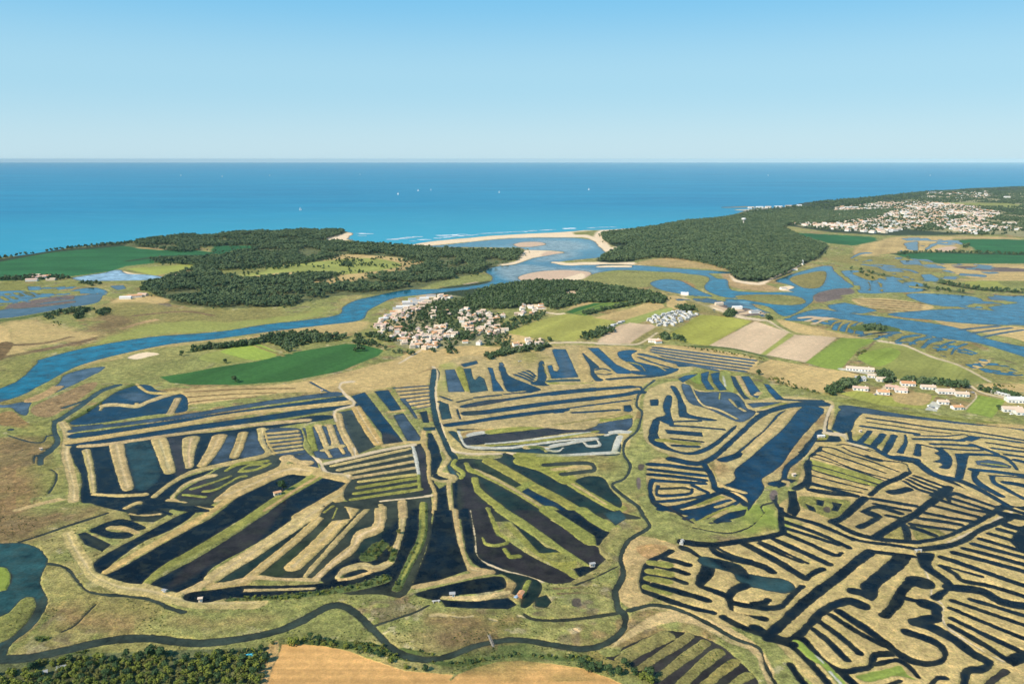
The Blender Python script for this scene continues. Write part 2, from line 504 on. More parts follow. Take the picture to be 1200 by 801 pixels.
PLAN_RIGHT = '''
@900,200,4
# far right: town, fields and lagoons behind the dykes
k! forest -110,190 60,170 180,145 480,120 700,95 980,80 1500,60 6000,20 6000,330 1200,300 1000,300 600,305 480,300 300,290 100,260 -100,250
k! yard 100,235 300,190 500,160 700,130 900,130 1100,190 1200,220 1200,290 1050,300 850,290 600,270 500,290 300,275 150,262
k! yard 720,130 760,105 1020,98 1100,140 900,160
k! pinktan 860,120 900,108 1030,110 1020,130 900,135
k! yard 1100,110 1200,90 1500,80 1500,300 1180,310 1050,290 1180,220
k! pgreen 760,150 1000,150 1200,160 1200,175 800,165
k! meadow 900,150 1150,150 1180,165 950,170
l white 5 740,108 800,106
l white 6 745,125 790,126
k! fcrop 125,292 300,300 500,312 515,330 440,345 400,352 280,340 170,310
k straw 520,330 600,310 800,310 1100,310 1200,330 900,318 860,330 900,350 860,375 760,380 700,375 560,390 440,400 400,385 430,350
k wetsand 780,370 860,355 880,370 820,378
l slate_ 3 0,0 1,1
'''.replace('l slate_ 3 0,0 1,1', '') + '''
k! fcrop 870,325 1000,320 1300,325 6000,330 6000,420 1200,395 990,392 960,360 920,345
k! fcrop 590,392 700,385 830,385 1000,388 1200,395 6000,420 6000,520 1200,435 1000,436 800,436 740,425 650,408
l forest 5 595,390 700,384 860,384 990,390 1200,394
k straw 760,436 1000,438 6000,500 6000,640 1200,520 1000,510 860,480 790,455
k purple 860,450 1000,450 1200,460 1200,475 1000,470
s olive 300,400 700,420 800,470 700,520 520,480 350,440
w lagoon 720,487 760,485 800,505 790,520 740,515
w slate 520,455 600,460 640,475 560,472
w slate 640,340 700,330 700,375 660,370
c slate 6 740,370 790,340 860,330 910,345
c slate 5 390,410 430,390 470,385
w slate 620,420 700,420 720,440 640,440
c slate 5 450,440 560,455 660,465 700,480
k! ygreen 900,525 980,518 1080,518 1200,520 1500,530 1500,570 1200,560 1080,552 960,545
k meadow 1080,520 1240,520 1240,560 1130,548
l forest 8 800,525 900,545 1010,560 1200,572
w lagoon 340,475 420,468 520,490 560,500 600,510 660,545 740,555 700,568 560,570 500,575 440,570 430,540 380,510
p olive 400,480 500,475 560,495 540,525 540,560 530,570 510,520 460,510
r olive 10 470,520 480,545 470,568
r meadow 14 320,468 380,515 430,570 360,590
l scrub 10 500,480 620,510 700,540 840,560 950,580
w lagoon 650,580 740,575 860,580 960,590 1000,610 900,635 800,632 720,615
w slate 1030,590 1200,585 1400,585 1400,610 1150,610 1050,605
k straw 400,600 560,600 700,620 780,640 700,660 560,655 420,625
Ll brown 4 5 410,603 560,610 720,625 | 480,645 600,655 700,660
w lagoon 280,630 360,618 440,635 515,655 440,670 340,662 290,645
w lagoon 100,690 220,650 300,655 440,675 500,680 700,705 860,730 960,760 1100,805 1600,900 1600,960 1300,900 1000,810 850,790 650,750 520,735 430,750 350,700 290,690 200,700
w lagoon 560,672 660,660 800,650 960,648 1080,660 1200,690 1600,760 1600,860 1300,760 1200,725 1080,722 900,712 760,698 650,690
w lagoon 1030,640 1200,615 1600,610 1600,760 1300,710 1180,685 1080,665
l rust 8 600,685 680,695 750,705
k straw 780,700 900,715 1090,730 1200,735 1500,800 1500,900 1200,800 1060,770 860,735
C slate 7 3 900,745 1000,735 1080,728 | 1000,780 1100,760 1200,745
c lagoon 12 110,697 200,700 270,715
Rr pinktan 10 3 150,690 200,685 250,690 | 210,720 260,700 300,690
w lagoon 280,700 430,700 450,770 300,745
Rr olive 12 4 290,745 310,715 360,700 | 400,770 415,730 440,710
r dkgreen 34 440,740 500,735 560,745
c slate 7 430,775 500,762 600,755
C lagoon 8 4 500,790 560,770 620,760 | 720,830 760,795 820,780
p olive 560,780 640,760 740,775 700,830 600,830
C lagoon 9 5 600,800 640,780 700,770 | 860,860 880,830 930,810
k straw 40,700 110,710 240,740 370,770 460,790 240,775 120,755
'''
PLAN_FIELDS = '''
@700,230,4
k straw 0,575 130,540 235,500 312,520 100,588
k pgreen 110,590 320,525 340,540 180,600
k pinktan 0,685 110,603 200,600 262,606 200,650 130,690
k olive 200,650 262,610 330,640 260,690 160,690
k! ygreen 325,655 480,558 560,560 725,585 520,702 420,690
k! pinktan 525,700 740,585 900,640 770,742
k! pgreen 765,742 900,640 925,650 795,745
k! pinktan 790,745 925,650 1125,662 975,780
k! bgreen 975,780 1140,665 1320,670 1230,712 1130,825
l dkgreen 8 430,705 600,712 760,745 800,760
l path 6 0,692 120,696 200,690 280,640
@500,230,4
k straw 300,690 380,640 460,655 520,680 440,690
k! ygreen 368,642 500,590 640,553 760,560 890,578 870,600 730,660 690,682 560,672
k! straw 780,570 900,540 1050,500 1112,520 1000,555 900,586
k! crop 650,545 740,503 960,495 900,520 740,560
Ll bgreen 5 3 690,550 830,505 950,495 | 730,555 860,520 955,500
k! pinktan 800,690 950,592 1080,610 1010,650 950,692
k straw 660,530 720,500 780,500 730,515
l path 7 560,690 690,685 820,690
k pinktan 640,450 700,445 730,455 700,468 650,465
k sand 460,510 550,508 560,530 520,530
l sand 6 560,545 610,552 640,550
k yard -160,600 -90,540 30,470 160,470 260,520 300,560 370,620 370,660 260,700 120,715 -40,720 -150,690
s pinktan -170,590 -120,520 -60,475 10,460 0,520 -60,560 -90,640
s dkgreen 0,500 200,470 300,560 200,640 60,600
k straw -30,745 140,705 280,705 400,720 300,750 100,770
@0,400,4
# left of the green crop
s meadow 330,150 600,60 900,10 1200,0 1200,100 900,130 740,170 500,190
s lush 0,110 170,60 380,30 560,0 300,40 190,90 170,150 0,225
k sand 600,75 680,52 745,60 700,72 640,85
k pgreen 960,60 1100,40 1200,70 1100,105 1000,100 930,85
l dkgreen 10 890,50 960,38 1100,25 1200,0
@250,400,4
k! crop -250,168 -130,150 0,125 200,95 400,48 620,12 700,15 800,42 775,68 600,140 350,190 100,205 -100,205 -200,195
k bgreen 40,45 130,20 200,10 300,60 200,90 60,60
l olive 8 190,20 330,70
l olive 6 230,15 370,60
k straw -140,235 100,210 350,200 600,150 880,85 1010,110 1040,190 820,215 620,250 520,240 300,245 -130,300
k straw 880,75 1010,30 1060,100 1080,190 1030,180 1000,110
Ll brown 5 3 -150,240 150,225 380,222 | -130,290 0,275 200,262
c slate 7 455,190 560,245 600,240
l brown 7 700,225 800,190 940,155 1020,125 990,100 930,95
s straw 620,180 900,80 1010,20 1200,60 1400,110 1500,60 1300,130 1100,120 900,190 700,240
k straw 1060,110 1180,70 1300,40 1180,100
l path 7 870,105 960,50 1000,20
@700,400,4
k! straw 690,140 812,85 950,110 1150,140 1250,165 1080,245 900,212 750,155
k! olive 400,20 600,50 780,80 690,135 540,85
@900,400,4
k! pgreen 415,80 520,0 640,18 900,110 1030,190 860,200 600,175 500,130
k bgreen 420,70 560,30 620,60 520,120
k! ygreen 330,245 420,230 560,260 790,255 740,320 520,300 440,280
k straw 600,240 760,250 730,300 600,285
k! bgreen 925,330 985,252 1115,278 1050,360
k! lush 300,280 400,270 600,320 900,360 1200,395 1200,400 900,375 600,340 380,295
k! lush 1060,350 1110,310 1200,330 1200,385
l path 8 530,0 640,20 760,70 900,115 1040,190
l path 8 950,210 1000,240 1110,265 1250,280
l path 7 960,235 975,265 920,320
l path 8 540,215 610,180
l white 10 350,132 420,142 500,158
k! white 735,322 770,282 815,288 790,330
l path 10 640,215 560,215 500,250
l brown 8 410,65 460,40 500,0
k straw 1000,200 1200,200 1200,240 1000,220
s olive 760,0 1200,150 1200,210 1040,190 900,110 680,30
k straw 960,130 1030,110 1040,85 970,100
'''
PLAN_MARSH_LEFT = '''
@0,400,4
# mud creek beside the river
w slate 0,270 120,275 270,200 300,160 390,130 490,118 470,140 430,160 350,200 250,245 150,285 125,345 80,330 55,310 0,310 -100,300
r olive 22 40,285 70,278 100,272
k rust 160,345 150,310 280,250 400,200 460,195 420,240 330,300 250,350 200,355
k rust 0,340 60,330 110,370 180,420 60,400 0,390
r tanbr 30 155,275 210,250 270,215
c gray 14:26 550,205 470,235 380,300 290,360 258,380 255,420 270,470 235,510 195,540 190,575
c gray 8 470,235 430,265 300,310
c murky 6 40,440 140,470 200,470 220,440 
c murky 6 190,540 165,535 160,570
c murky 7 240,600 265,620 260,660 230,710
s lush 20,430 150,370 240,390 250,470 130,480
s brown 0,470 170,490 200,580 260,650 200,740 0,800
s rust 20,640 140,600 220,700 120,780 0,740
s lush 150,600 300,590 310,700 180,740
l tan 14 80,790 200,760 310,735
l meadow 10 150,760 160,740 260,730 310,735
r tan 40:50 290,380 320,440 310,520 325,600 345,680 345,750
l dkgreen 20 620,205 540,255 460,300 400,335 330,375
# upper pool
w deep 330,375 400,340 470,290 540,240 640,205 700,205 740,230 830,240 870,260 880,300 860,330 700,345 480,380 350,390
T slate 560,250 640,240 700,260 640,280
r tan 16 470,322 490,300 560,297 640,303 700,280 790,250 830,240
r tan 22 640,290 640,308
r tan 32 795,340 815,305 832,268
r tan 13 640,200 690,235 760,243 838,240
# long strips
c slate 15:22 345,418 480,398 860,350 1200,295 1450,260 1570,247
c deep 24 365,440 500,425 880,370 1200,325 1600,270
c deep 26 355,475 500,462 880,408 1200,365 1640,298
w slate 335,400 480,385 500,398 350,420
# fingers pool
w navy 340,490 480,478 700,455 860,437 1000,425 1200,398 1450,350 1550,345 1555,362 1400,385 1290,405 1220,415 1240,470 1280,525 1230,535 1200,540 1050,580 960,605 860,630 780,680 720,715 700,735 610,768 560,745 430,757 380,745 385,640 350,560
T teal 590,480 700,470 750,600 740,640 690,690 640,690 620,600
T slate 1050,460 1110,450 1090,540 1000,570
T slate 1165,440 1200,430 1245,520 1130,540
T mud 780,460 860,450 880,600 820,620
r tan 42:34 405,510 425,600 438,705
r tan 14 440,715 560,722 680,716
r tan 72:60 545,480 565,570 600,690
r tan 78:60 745,460 780,560 795,612
r tan 80:45 897,455 885,520 888,588
r tan 66:42 1030,445 990,520 948,580
r tan 50:42 1140,430 1120,490 1098,540
r tan 46 1225,410 1240,470 1275,515 1310,522
r tan 20 335,470 480,448 860,388 1100,345 1640,285
r tan 14 380,490 500,482 720,450 860,430 1100,400 1440,368
# small comb left of the junction
w slate 1240,420 1390,405 1420,440 1425,500 1480,560 1495,612 1400,580 1340,545 1420,525 1290,530
Rr tan 11 6 1250,432 1390,420 | 1285,522 1412,505
r tan 12 1240,420 1260,480 1290,525
# olive basin
w murky 1250,530 1180,550 1040,590 960,640 870,690 830,740 960,770 1020,745 1060,700 1130,690 1220,640 1320,600 1345,560 1420,560 1340,540
T mud 850,740 860,700 940,650 1000,680 1000,740
w navy 430,757 560,745 700,735 760,690 860,640 960,610 1000,600 930,640 860,680 800,740 990,775 980,790 900,800 760,760 700,800 600,800
r tan 20 725,725 800,665 900,612 1020,583 1200,545 1250,530 
r tan 16 800,740 860,675 940,642 1000,628
r tan 14 790,742 860,750 990,785
r green 10 860,718 960,728
r green 10 960,702 1020,690 1110,640 1150,630
r green 12 1060,605 1120,575 1250,560
r green 12 1130,608 1200,600 1265,572
r green 10 900,690 1000,660 1080,630
r green 10 1130,600 1170,580 1230,575
r tan 26 1020,745 1100,682 1200,642 1300,600 1330,570 1345,545 1400,565 1440,570
c murky 16 1070,725 1140,690 1220,650 1320,615 1360,585
c murky 8 1060,720 1110,690
'''
PLAN_MARSH_LEFT2 = '''
@0,600,4
# twin dark pools and their dykes
w navy 440,240 500,195 620,130 860,5 915,5 800,82 650,150 510,255 500,290 450,285
w navy 500,290 560,265 760,150 1000,20 1090,-50 1250,-160 1340,-190 1440,-175 1330,-100 1200,-10 1000,110 870,190 730,280 690,330 650,343 520,322
w navy 700,345 780,290 950,200 1200,40 1300,-30 1520,-175 1615,-160 1600,-120 1440,-10 1200,145 1000,255 950,320 900,352 830,383 740,375
T brown 1040,80 1200,40 1350,-60 1200,140 1000,240 850,330 800,330
r tan 26 500,278 700,165 900,55 1060,-50 1140,-110
r tan 50 1060,-80 1140,-110 1330,-195 1430,-195 1510,-180
r green 30:40 690,330 760,268 900,190 1100,75 1300,-60 1500,-175
l tanbr 10 1240,-5 1300,-45 1380,-100 1500,-170
r tan 60 1420,20 1560,-60 1640,-110 1645,-155 1520,-190
l path 12 1460,-260 1500,-230 1520,-195 1610,-180 1640,-160
r tan 50:30 1450,5 1200,180 1000,310 900,365 840,388
r tan 60 320,100 350,170 400,240 440,300 560,350 700,370 800,400 900,420 1000,428 1200,425
# small pools at the west end
w navy 365,100 400,93 520,150 480,182 400,150 
T murky 380,100 500,150 470,170
c navy 30 455,85 520,105 595,108
c navy 30 460,80 540,50 600,52 660,75
r tan 22 520,72 600,82 640,100
w murky 580,-30 660,-50 800,-20 780,15 720,45 620,40
r tan 10 610,8 680,14 750,8
r tan 10 690,-20 780,0
c navy 14 640,-25 740,-10 800,10
c murky 16 800,-20 900,-40 990,-25
r tan 14 590,-20 650,-45 690,-30 680,-10
w navy 690,-60 760,-55 900,-20 980,-10 960,0 860,-5 760,-20 700,0 640,10 660,-30
c murky 18 860,-60 960,-50 1040,-100
@250,600,4
# fan of ponds south of the twin pools
w murky 10,335 380,90 520,-30 700,-60 900,-120 1010,-110 1020,60 990,180 900,385 780,382 600,380 480,310 330,310 200,290 120,330
T dkgreen 10,335 300,150 480,10 520,0 400,100 180,290 100,330
T moss 560,0 640,0 400,150 220,290 340,290
T dkgreen 640,90 780,60 850,100 830,200 700,240
T navy 560,260 700,190 900,0 985,0 960,150 830,340 620,360 480,330
r tan 50 490,-10 250,150 0,305
r tan 38 550,-30 420,100 200,280 130,330 0,350
r tan 64:58 650,-20 560,80 470,170 375,255
r tan 24 725,-20 600,110 430,300
r tan 60:28 785,-20 770,70 690,110 650,170 560,240 480,312
r tan 20 0,352 180,310 330,316 485,318
w navy 150,345 480,335 700,290 830,235 870,290 800,320 700,340 560,360 400,385 160,400 80,400 -30,420 -130,410 -120,380 20,360
r tan 14 130,366 300,362 470,356
w navy 60,380 140,345 140,365 130,385 60,410
r dkgreen 22:40 75,412 240,404 400,392 560,370 700,345 800,312
r tan 34 590,305 620,270 700,250 760,262 830,232 850,180 880,90 890,-10 890,-50
r tan 14 595,315 660,305 720,285 760,268
k dkgreen 590,310 640,280 700,265 660,300
r dkgreen 66 780,155 728,210
k dkgreen 810,170 860,180 850,230 820,230
r dkgreen 40 985,-40 985,60 975,130 940,200 900,280 860,360
l green 14 985,-20 980,100 950,190 880,320
w navy 1040,0 1130,-10 1140,130 1190,268 960,350 930,345 1000,180
@250,400,4
c murky 30 640,760 700,770 760,765
r green 24 980,755 975,830
r tan 46 885,750 890,820
r tan 30 785,765 800,830
w murky 520,780 560,750 620,780 640,830 560,840 500,820
r green 10 520,800 560,770
r green 9 580,780 560,830
r path 12 790,746 1020,722
# comb of salt pans
w murky 520,578 640,550 930,488 985,478 1010,540 1015,600 1025,710 780,745 690,765 620,740 620,690 655,640 640,620 540,610
T mud 940,480 985,480 1010,600 1015,700 960,690
Rr tan 13 5 558,582 920,502 | 690,656 950,622
Rr green 14 3 680,684 945,640 | 650,740 970,692
r white 20 935,492 952,560 962,625
r green 16 962,625 968,690
# junction tracks and tall ponds
w deep 648,255 710,237 890,470 795,482 790,430
T brown 790,430 850,440 880,475 795,482
w slate 590,330 650,320 762,490 672,530 640,480 600,390
T murky 600,340 650,330 760,490 680,520
r tanbr 46 670,310 720,400 775,480
w deep 755,233 820,227 885,325 840,335
w slate 845,345 890,335 972,450 965,467 910,466
r tan 12 830,332 885,325
w slate 418,405 580,388 662,535 540,552 480,542
r tan 36 585,340 605,420 650,500 668,540
r tan 32 488,395 510,440 532,500
r tan 40 540,395 558,440 572,480
r green 36 448,400 460,460 475,508
r tan 16 515,510 560,492 600,490 
r tan 20 530,510 550,540
r tan 18 590,490 612,525
c slate 14 520,400 535,440 545,475
c slate 14 885,268 920,310 952,358
k straw 850,215 1020,205 1035,300 930,305
C slate 5 7 850,218 1015,206 | 940,318 1030,300
w navy 968,330 1000,325 1012,380 985,380
w teal 985,402 1040,400 1040,415 988,418
c teal 22 1040,130 1050,160 1030,225 1035,300 1050,380 1080,450 1105,510 1135,545 1110,590 1140,640 1160,700 1185,800
w navy 1005,430 1035,428 1072,550 1050,612 1015,632 1008,530
w navy 1020,640 1060,660 1110,640 1060,620 1040,618
w navy 1025,650 1060,690 1092,670 1108,830 1040,830 1050,720
w navy 1120,650 1150,640 1190,830 1130,830
r tan 22 985,420 985,480 1008,530 1012,640 1040,710 1035,800
r tan 24 1035,420 1075,500 1102,548 1060,612 1130,638 1105,660 1105,720 1128,830
r tan 14 1015,635 1060,655 1120,655
r path 11 1030,120 1052,150 1042,250 1068,380 1110,500 1180,526 1290,528 1410,526
r path 12 520,575 660,542 820,505 940,485
r path 13 590,215 620,252 660,295 570,328 575,375
r path 9 650,190 605,195 590,215
r path 14 480,545 505,575 525,605
r path 12 660,500 665,540
r tan 14 800,490 900,475 980,470 1000,450
'''
PLAN_MARSH_MID = '''
@500,400,4
# ponds under the village
k tan 60,110 340,80 560,30 760,20 1000,40 1250,130 1050,185 1010,240 985,340 950,420 900,530 410,530 150,530 60,400 40,250
s green 60,120 140,115 180,140 200,240 80,250
w slate 90,140 145,135 175,236 100,240
r green 30 130,140 180,225
w teal 180,130 225,122 282,240 212,242
r tan 34 225,150 250,180
w blue 288,125 315,122 362,232 310,238
w deep 345,112 375,150 395,185 440,200 500,198 520,185 530,100 545,95 562,190 580,205 490,232 390,232 355,160
r green 10 395,155 440,135 500,140 512,185 450,190 395,160
C teal 8 4 420,150 440,180 | 490,142 508,180
w deep 160,100 240,90 250,112 170,118
w deep 330,95 358,95 360,112 335,112
w blue 590,42 650,38 716,165 650,175 580,176 566,110 580,110 590,142 622,140
T slate 600,60 650,60 690,150 640,150
r green 13 545,100 560,165 595,186 780,178
c teal 20 575,190 680,186 780,182
r green 9 500,205 600,206 780,198
w deep 730,45 800,115 800,150 815,180 790,185 768,120
w blue 752,30 810,28 900,100 968,148 890,152
@700,400,4
w blue 95,55 150,40 176,48 165,75 200,95 290,122 345,138 300,162 180,155 130,120
T deep 200,100 330,138 300,160 190,150
r tan 10 160,90 215,130 180,135
r tan 10 235,100 300,140
c blue 12 210,62 260,85 340,112 440,110
c deep 7 -20,132 40,135 60,145 10,150
c deep 12 60,170 140,172 200,160
c deep 12 -10,165 60,178
k straw 240,25 420,25 740,80 690,142 520,130 400,112 250,80
C slate 7 5 270,28 480,55 735,88 | 230,68 400,100 690,140
c slate 8 440,110 560,135
c blue 12 215,58 300,85 420,108
@500,400,4
r tan 30 350,240 600,215 800,195 1000,185
# central block of long pans
w deep 160,300 400,270 640,233 860,208 990,204 1008,225 1000,240 860,262 640,285 400,315 200,345 
T mud 170,290 300,280 420,265 300,310
r tan 24 165,318 400,296 640,262 860,232 975,222
c deep 20 180,330 400,308 640,278 860,255 1000,236
T brown 200,325 280,318 290,340 220,345
r tan 18 170,345 400,325 640,300 860,272 980,250
c deep 8 820,285 900,275 965,268
c deep 20 85,388 300,366 480,345 650,325
c deep 10 640,315 780,300 940,280
c deep 10 700,337 800,330 925,320
w teal 920,295 962,295 965,330 925,326
w slate 65,285 112,290 132,370 75,378 55,320
w deep 140,310 160,305 172,355 158,358
r tan 22 115,290 120,330 135,360
c teal 12 232,262 340,246
c teal 10 370,244 430,238 480,238
c teal 8 60,282 210,272
r tan 12 85,395 300,375 500,350
c murky 12 160,413 400,390 720,362
k tanbr 170,430 300,410 320,425 180,445
k white 190,435 250,422 305,425 300,440 200,450
k green 300,418 500,393 720,362 940,345 940,355 820,378 500,412 320,438
# white clay pans
w slate 185,450 480,405 820,382 955,345 948,412 850,432 700,425 430,462 190,486
r green 20 300,425 500,402 700,378 820,368 940,352
T mud 180,450 480,410 700,395 780,420 430,462 190,486
w teal 105,428 140,425 165,485 200,505 320,512 450,520 700,530 880,535 910,510 900,440 860,420 820,440 640,455 480,470 300,480 300,500 200,500
T slate 820,390 900,380 900,420 840,430
r white 12 148,420 172,475 200,495 280,500 400,497
r white 13:7 400,497 520,480 640,464 780,452
r white 11 840,440 880,428 940,428
r white 16 560,500 600,488 660,478 740,462 790,455
r tan 7 520,490 570,496
r white 12 800,462 810,485 760,490 740,475
r white 10 545,505 610,514 640,498
r white 30 905,445 895,470 880,515
r white 9 860,425 900,418 950,424
r white 14 530,535 640,535 800,525 890,520
r green 9 290,488 450,476 620,455 800,420
r white 7 280,480 450,466 620,446 760,425
r tan 14 470,497 530,495 560,515
k dkgreen 470,495 520,490 560,505 540,512
s green 460,525 700,540 900,545 880,580 800,560 600,560 
r path 10 30,120 52,150 42,250 68,380 110,500 180,526 290,528 410,526
c teal 20 35,130 28,180 24,230 30,300 45,380 78,450 108,520 130,545
# diagonal ponds
w murky 120,565 180,548 280,552 350,545 410,535 860,772 910,800 1000,830 700,830 200,830 150,650 165,630 130,600
T mud 160,630 210,630 240,720 270,830 180,830
T moss 215,560 280,555 465,665 440,690 250,600
T dkgreen 350,548 405,540 860,775 840,800 740,800 560,690 400,590
T deep 430,695 490,680 700,790 740,840 560,800
T dkgreen 240,640 280,650 530,800 420,830
r green 26 185,570 205,600 260,620 400,690 560,790 640,840
r green 40 290,560 400,620 520,690 640,750 760,830
r green 36 435,535 520,580 640,640 720,690 840,760 900,782
r green 30 430,695 475,670
r green 34 225,640 245,700 330,770 430,840
r green 20 135,555 125,580 170,615 160,640
l tan 12 200,575 260,615 400,690 560,790
l tan 10 440,540 640,645 840,765
r green 60 470,560 560,590 660,650
w dkgreen 700,650 760,630 830,640 860,690 910,745 905,778 850,748 720,672
c murky 16 560,578 680,570 765,572 785,600 720,612 640,622
r tan 14 600,602 700,592 760,590
k olive 810,575 900,570 910,610 820,610
s meadow 880,500 1040,490 1060,600 1020,700 930,720 840,650 900,600
'''
PLAN_MARSH_MID2 = '''
@500,600,4
w mud 200,-30 300,-30 335,90 480,200 700,310 680,325 590,332 480,300 340,262 240,210 225,120
r green 22 285,-20 315,50 335,100
r green 16 262,118 280,148 330,155 380,140 360,115 340,105
k dkgreen 275,120 320,100 350,125 310,145
r green 20 365,172 390,205 430,205
r green 28 380,60 450,130 520,190 620,250 700,300
w dkgreen 400,45 430,50 480,95 560,165 635,182 600,198 530,188
p green 540,195 640,190 700,220 700,260 640,265 560,230
k lush 560,205 660,205 690,230 600,235
r green 42 350,-10 560,125 680,195 775,250
w mud 400,-10 500,-10 830,180 845,215 790,262 640,165
r green 60 570,-10 700,80 770,135
w navy 600,-10 715,-10 885,75 830,150 800,155 790,110
r green 46 730,-10 800,40 870,75
w teal 830,5 905,-10 935,30 885,60
w navy 690,265 740,252 805,258 720,302
r olive 30 890,80 820,170 860,230 800,280 700,330
c navy 46 178,-10 200,120 225,210 330,272
r path 8 205,-10 228,120 242,210 340,264 480,302 545,330
r tan 34 130,-10 150,130 190,255 270,280
w navy 40,-10 115,-10 140,130 190,272 0,335 -50,345 0,200
r tan 24 -50,350 100,322 240,290 300,280
w navy 0,365 200,318 340,300 372,330 360,358 250,378 100,392 55,412 0,402 -50,385
w dkgreen 350,282 480,302 535,332 530,380 480,438 440,442 450,390 400,382 420,330
r green 28 478,322 440,400
k rust 430,375 450,370 450,405 430,405
w dkgreen 510,402 560,388 582,420 560,446 510,440
w navy 65,408 200,418 380,400 422,432 380,452 200,448 90,442
r tan 20 80,400 240,405 380,378
w murky 452,470 490,490 560,500 700,495 880,470 880,480 700,506 560,512 480,502
c murky 5 700,340 800,300 900,250
s rust 80,500 300,490 420,500 300,540 150,560 60,540
s rust 20,470 250,460 420,470 300,490 80,490
l crest 16 20,488 60,484 90,490
l crest 6 110,488 160,495 215,490
l crest 8 295,503 325,511
l crest 10 430,488 460,496
l crest 10 692,550 710,562
s brown 0,540 200,530 260,600 100,620 0,600
s purple 620,380 720,380 740,440 640,440
l brown 8 620,385 720,380
l brown 5 600,360 720,355
k mud 680,410 720,405 725,440 690,445
# creek
c gray 6:11 1070,-620 1000,-560 985,-500 1010,-470 1000,-420 985,-380 930,-330 925,-270 955,-220 930,-160 870,-130 920,-80 990,-30
c gray 11:24 990,-30 1018,20 1042,70 950,130 910,210 922,290 882,370
c gray 24 882,370 898,450 930,485 920,550 850,610 740,640 600,622 420,597 250,620 100,675 0,692
c gray 26:36 0,692 -100,672 -180,620 -240,560 -310,490 -380,442 -440,436 -500,460 -600,515 -750,570 -1000,610 -1150,608 -1300,590 -1500,602 -1700,648 -1900,686 -2100,690 -2300,700
c gray 7 -238,530 -150,500 -60,470 10,435
c gray 9 1000,485 
'''.replace('c gray 9 1000,485 ', '') + '''
@700,600,4
c gray 13 150,460 200,445 270,435 380,455 520,520 640,590 750,630 778,680 790,720 840,810
r tan 12 210,460 260,448 370,470 500,540 620,610 730,650 758,690 765,730 810,810
c mud 8 35,682 100,672 120,640 220,595 320,560 450,578 560,620 640,680 740,790
'''
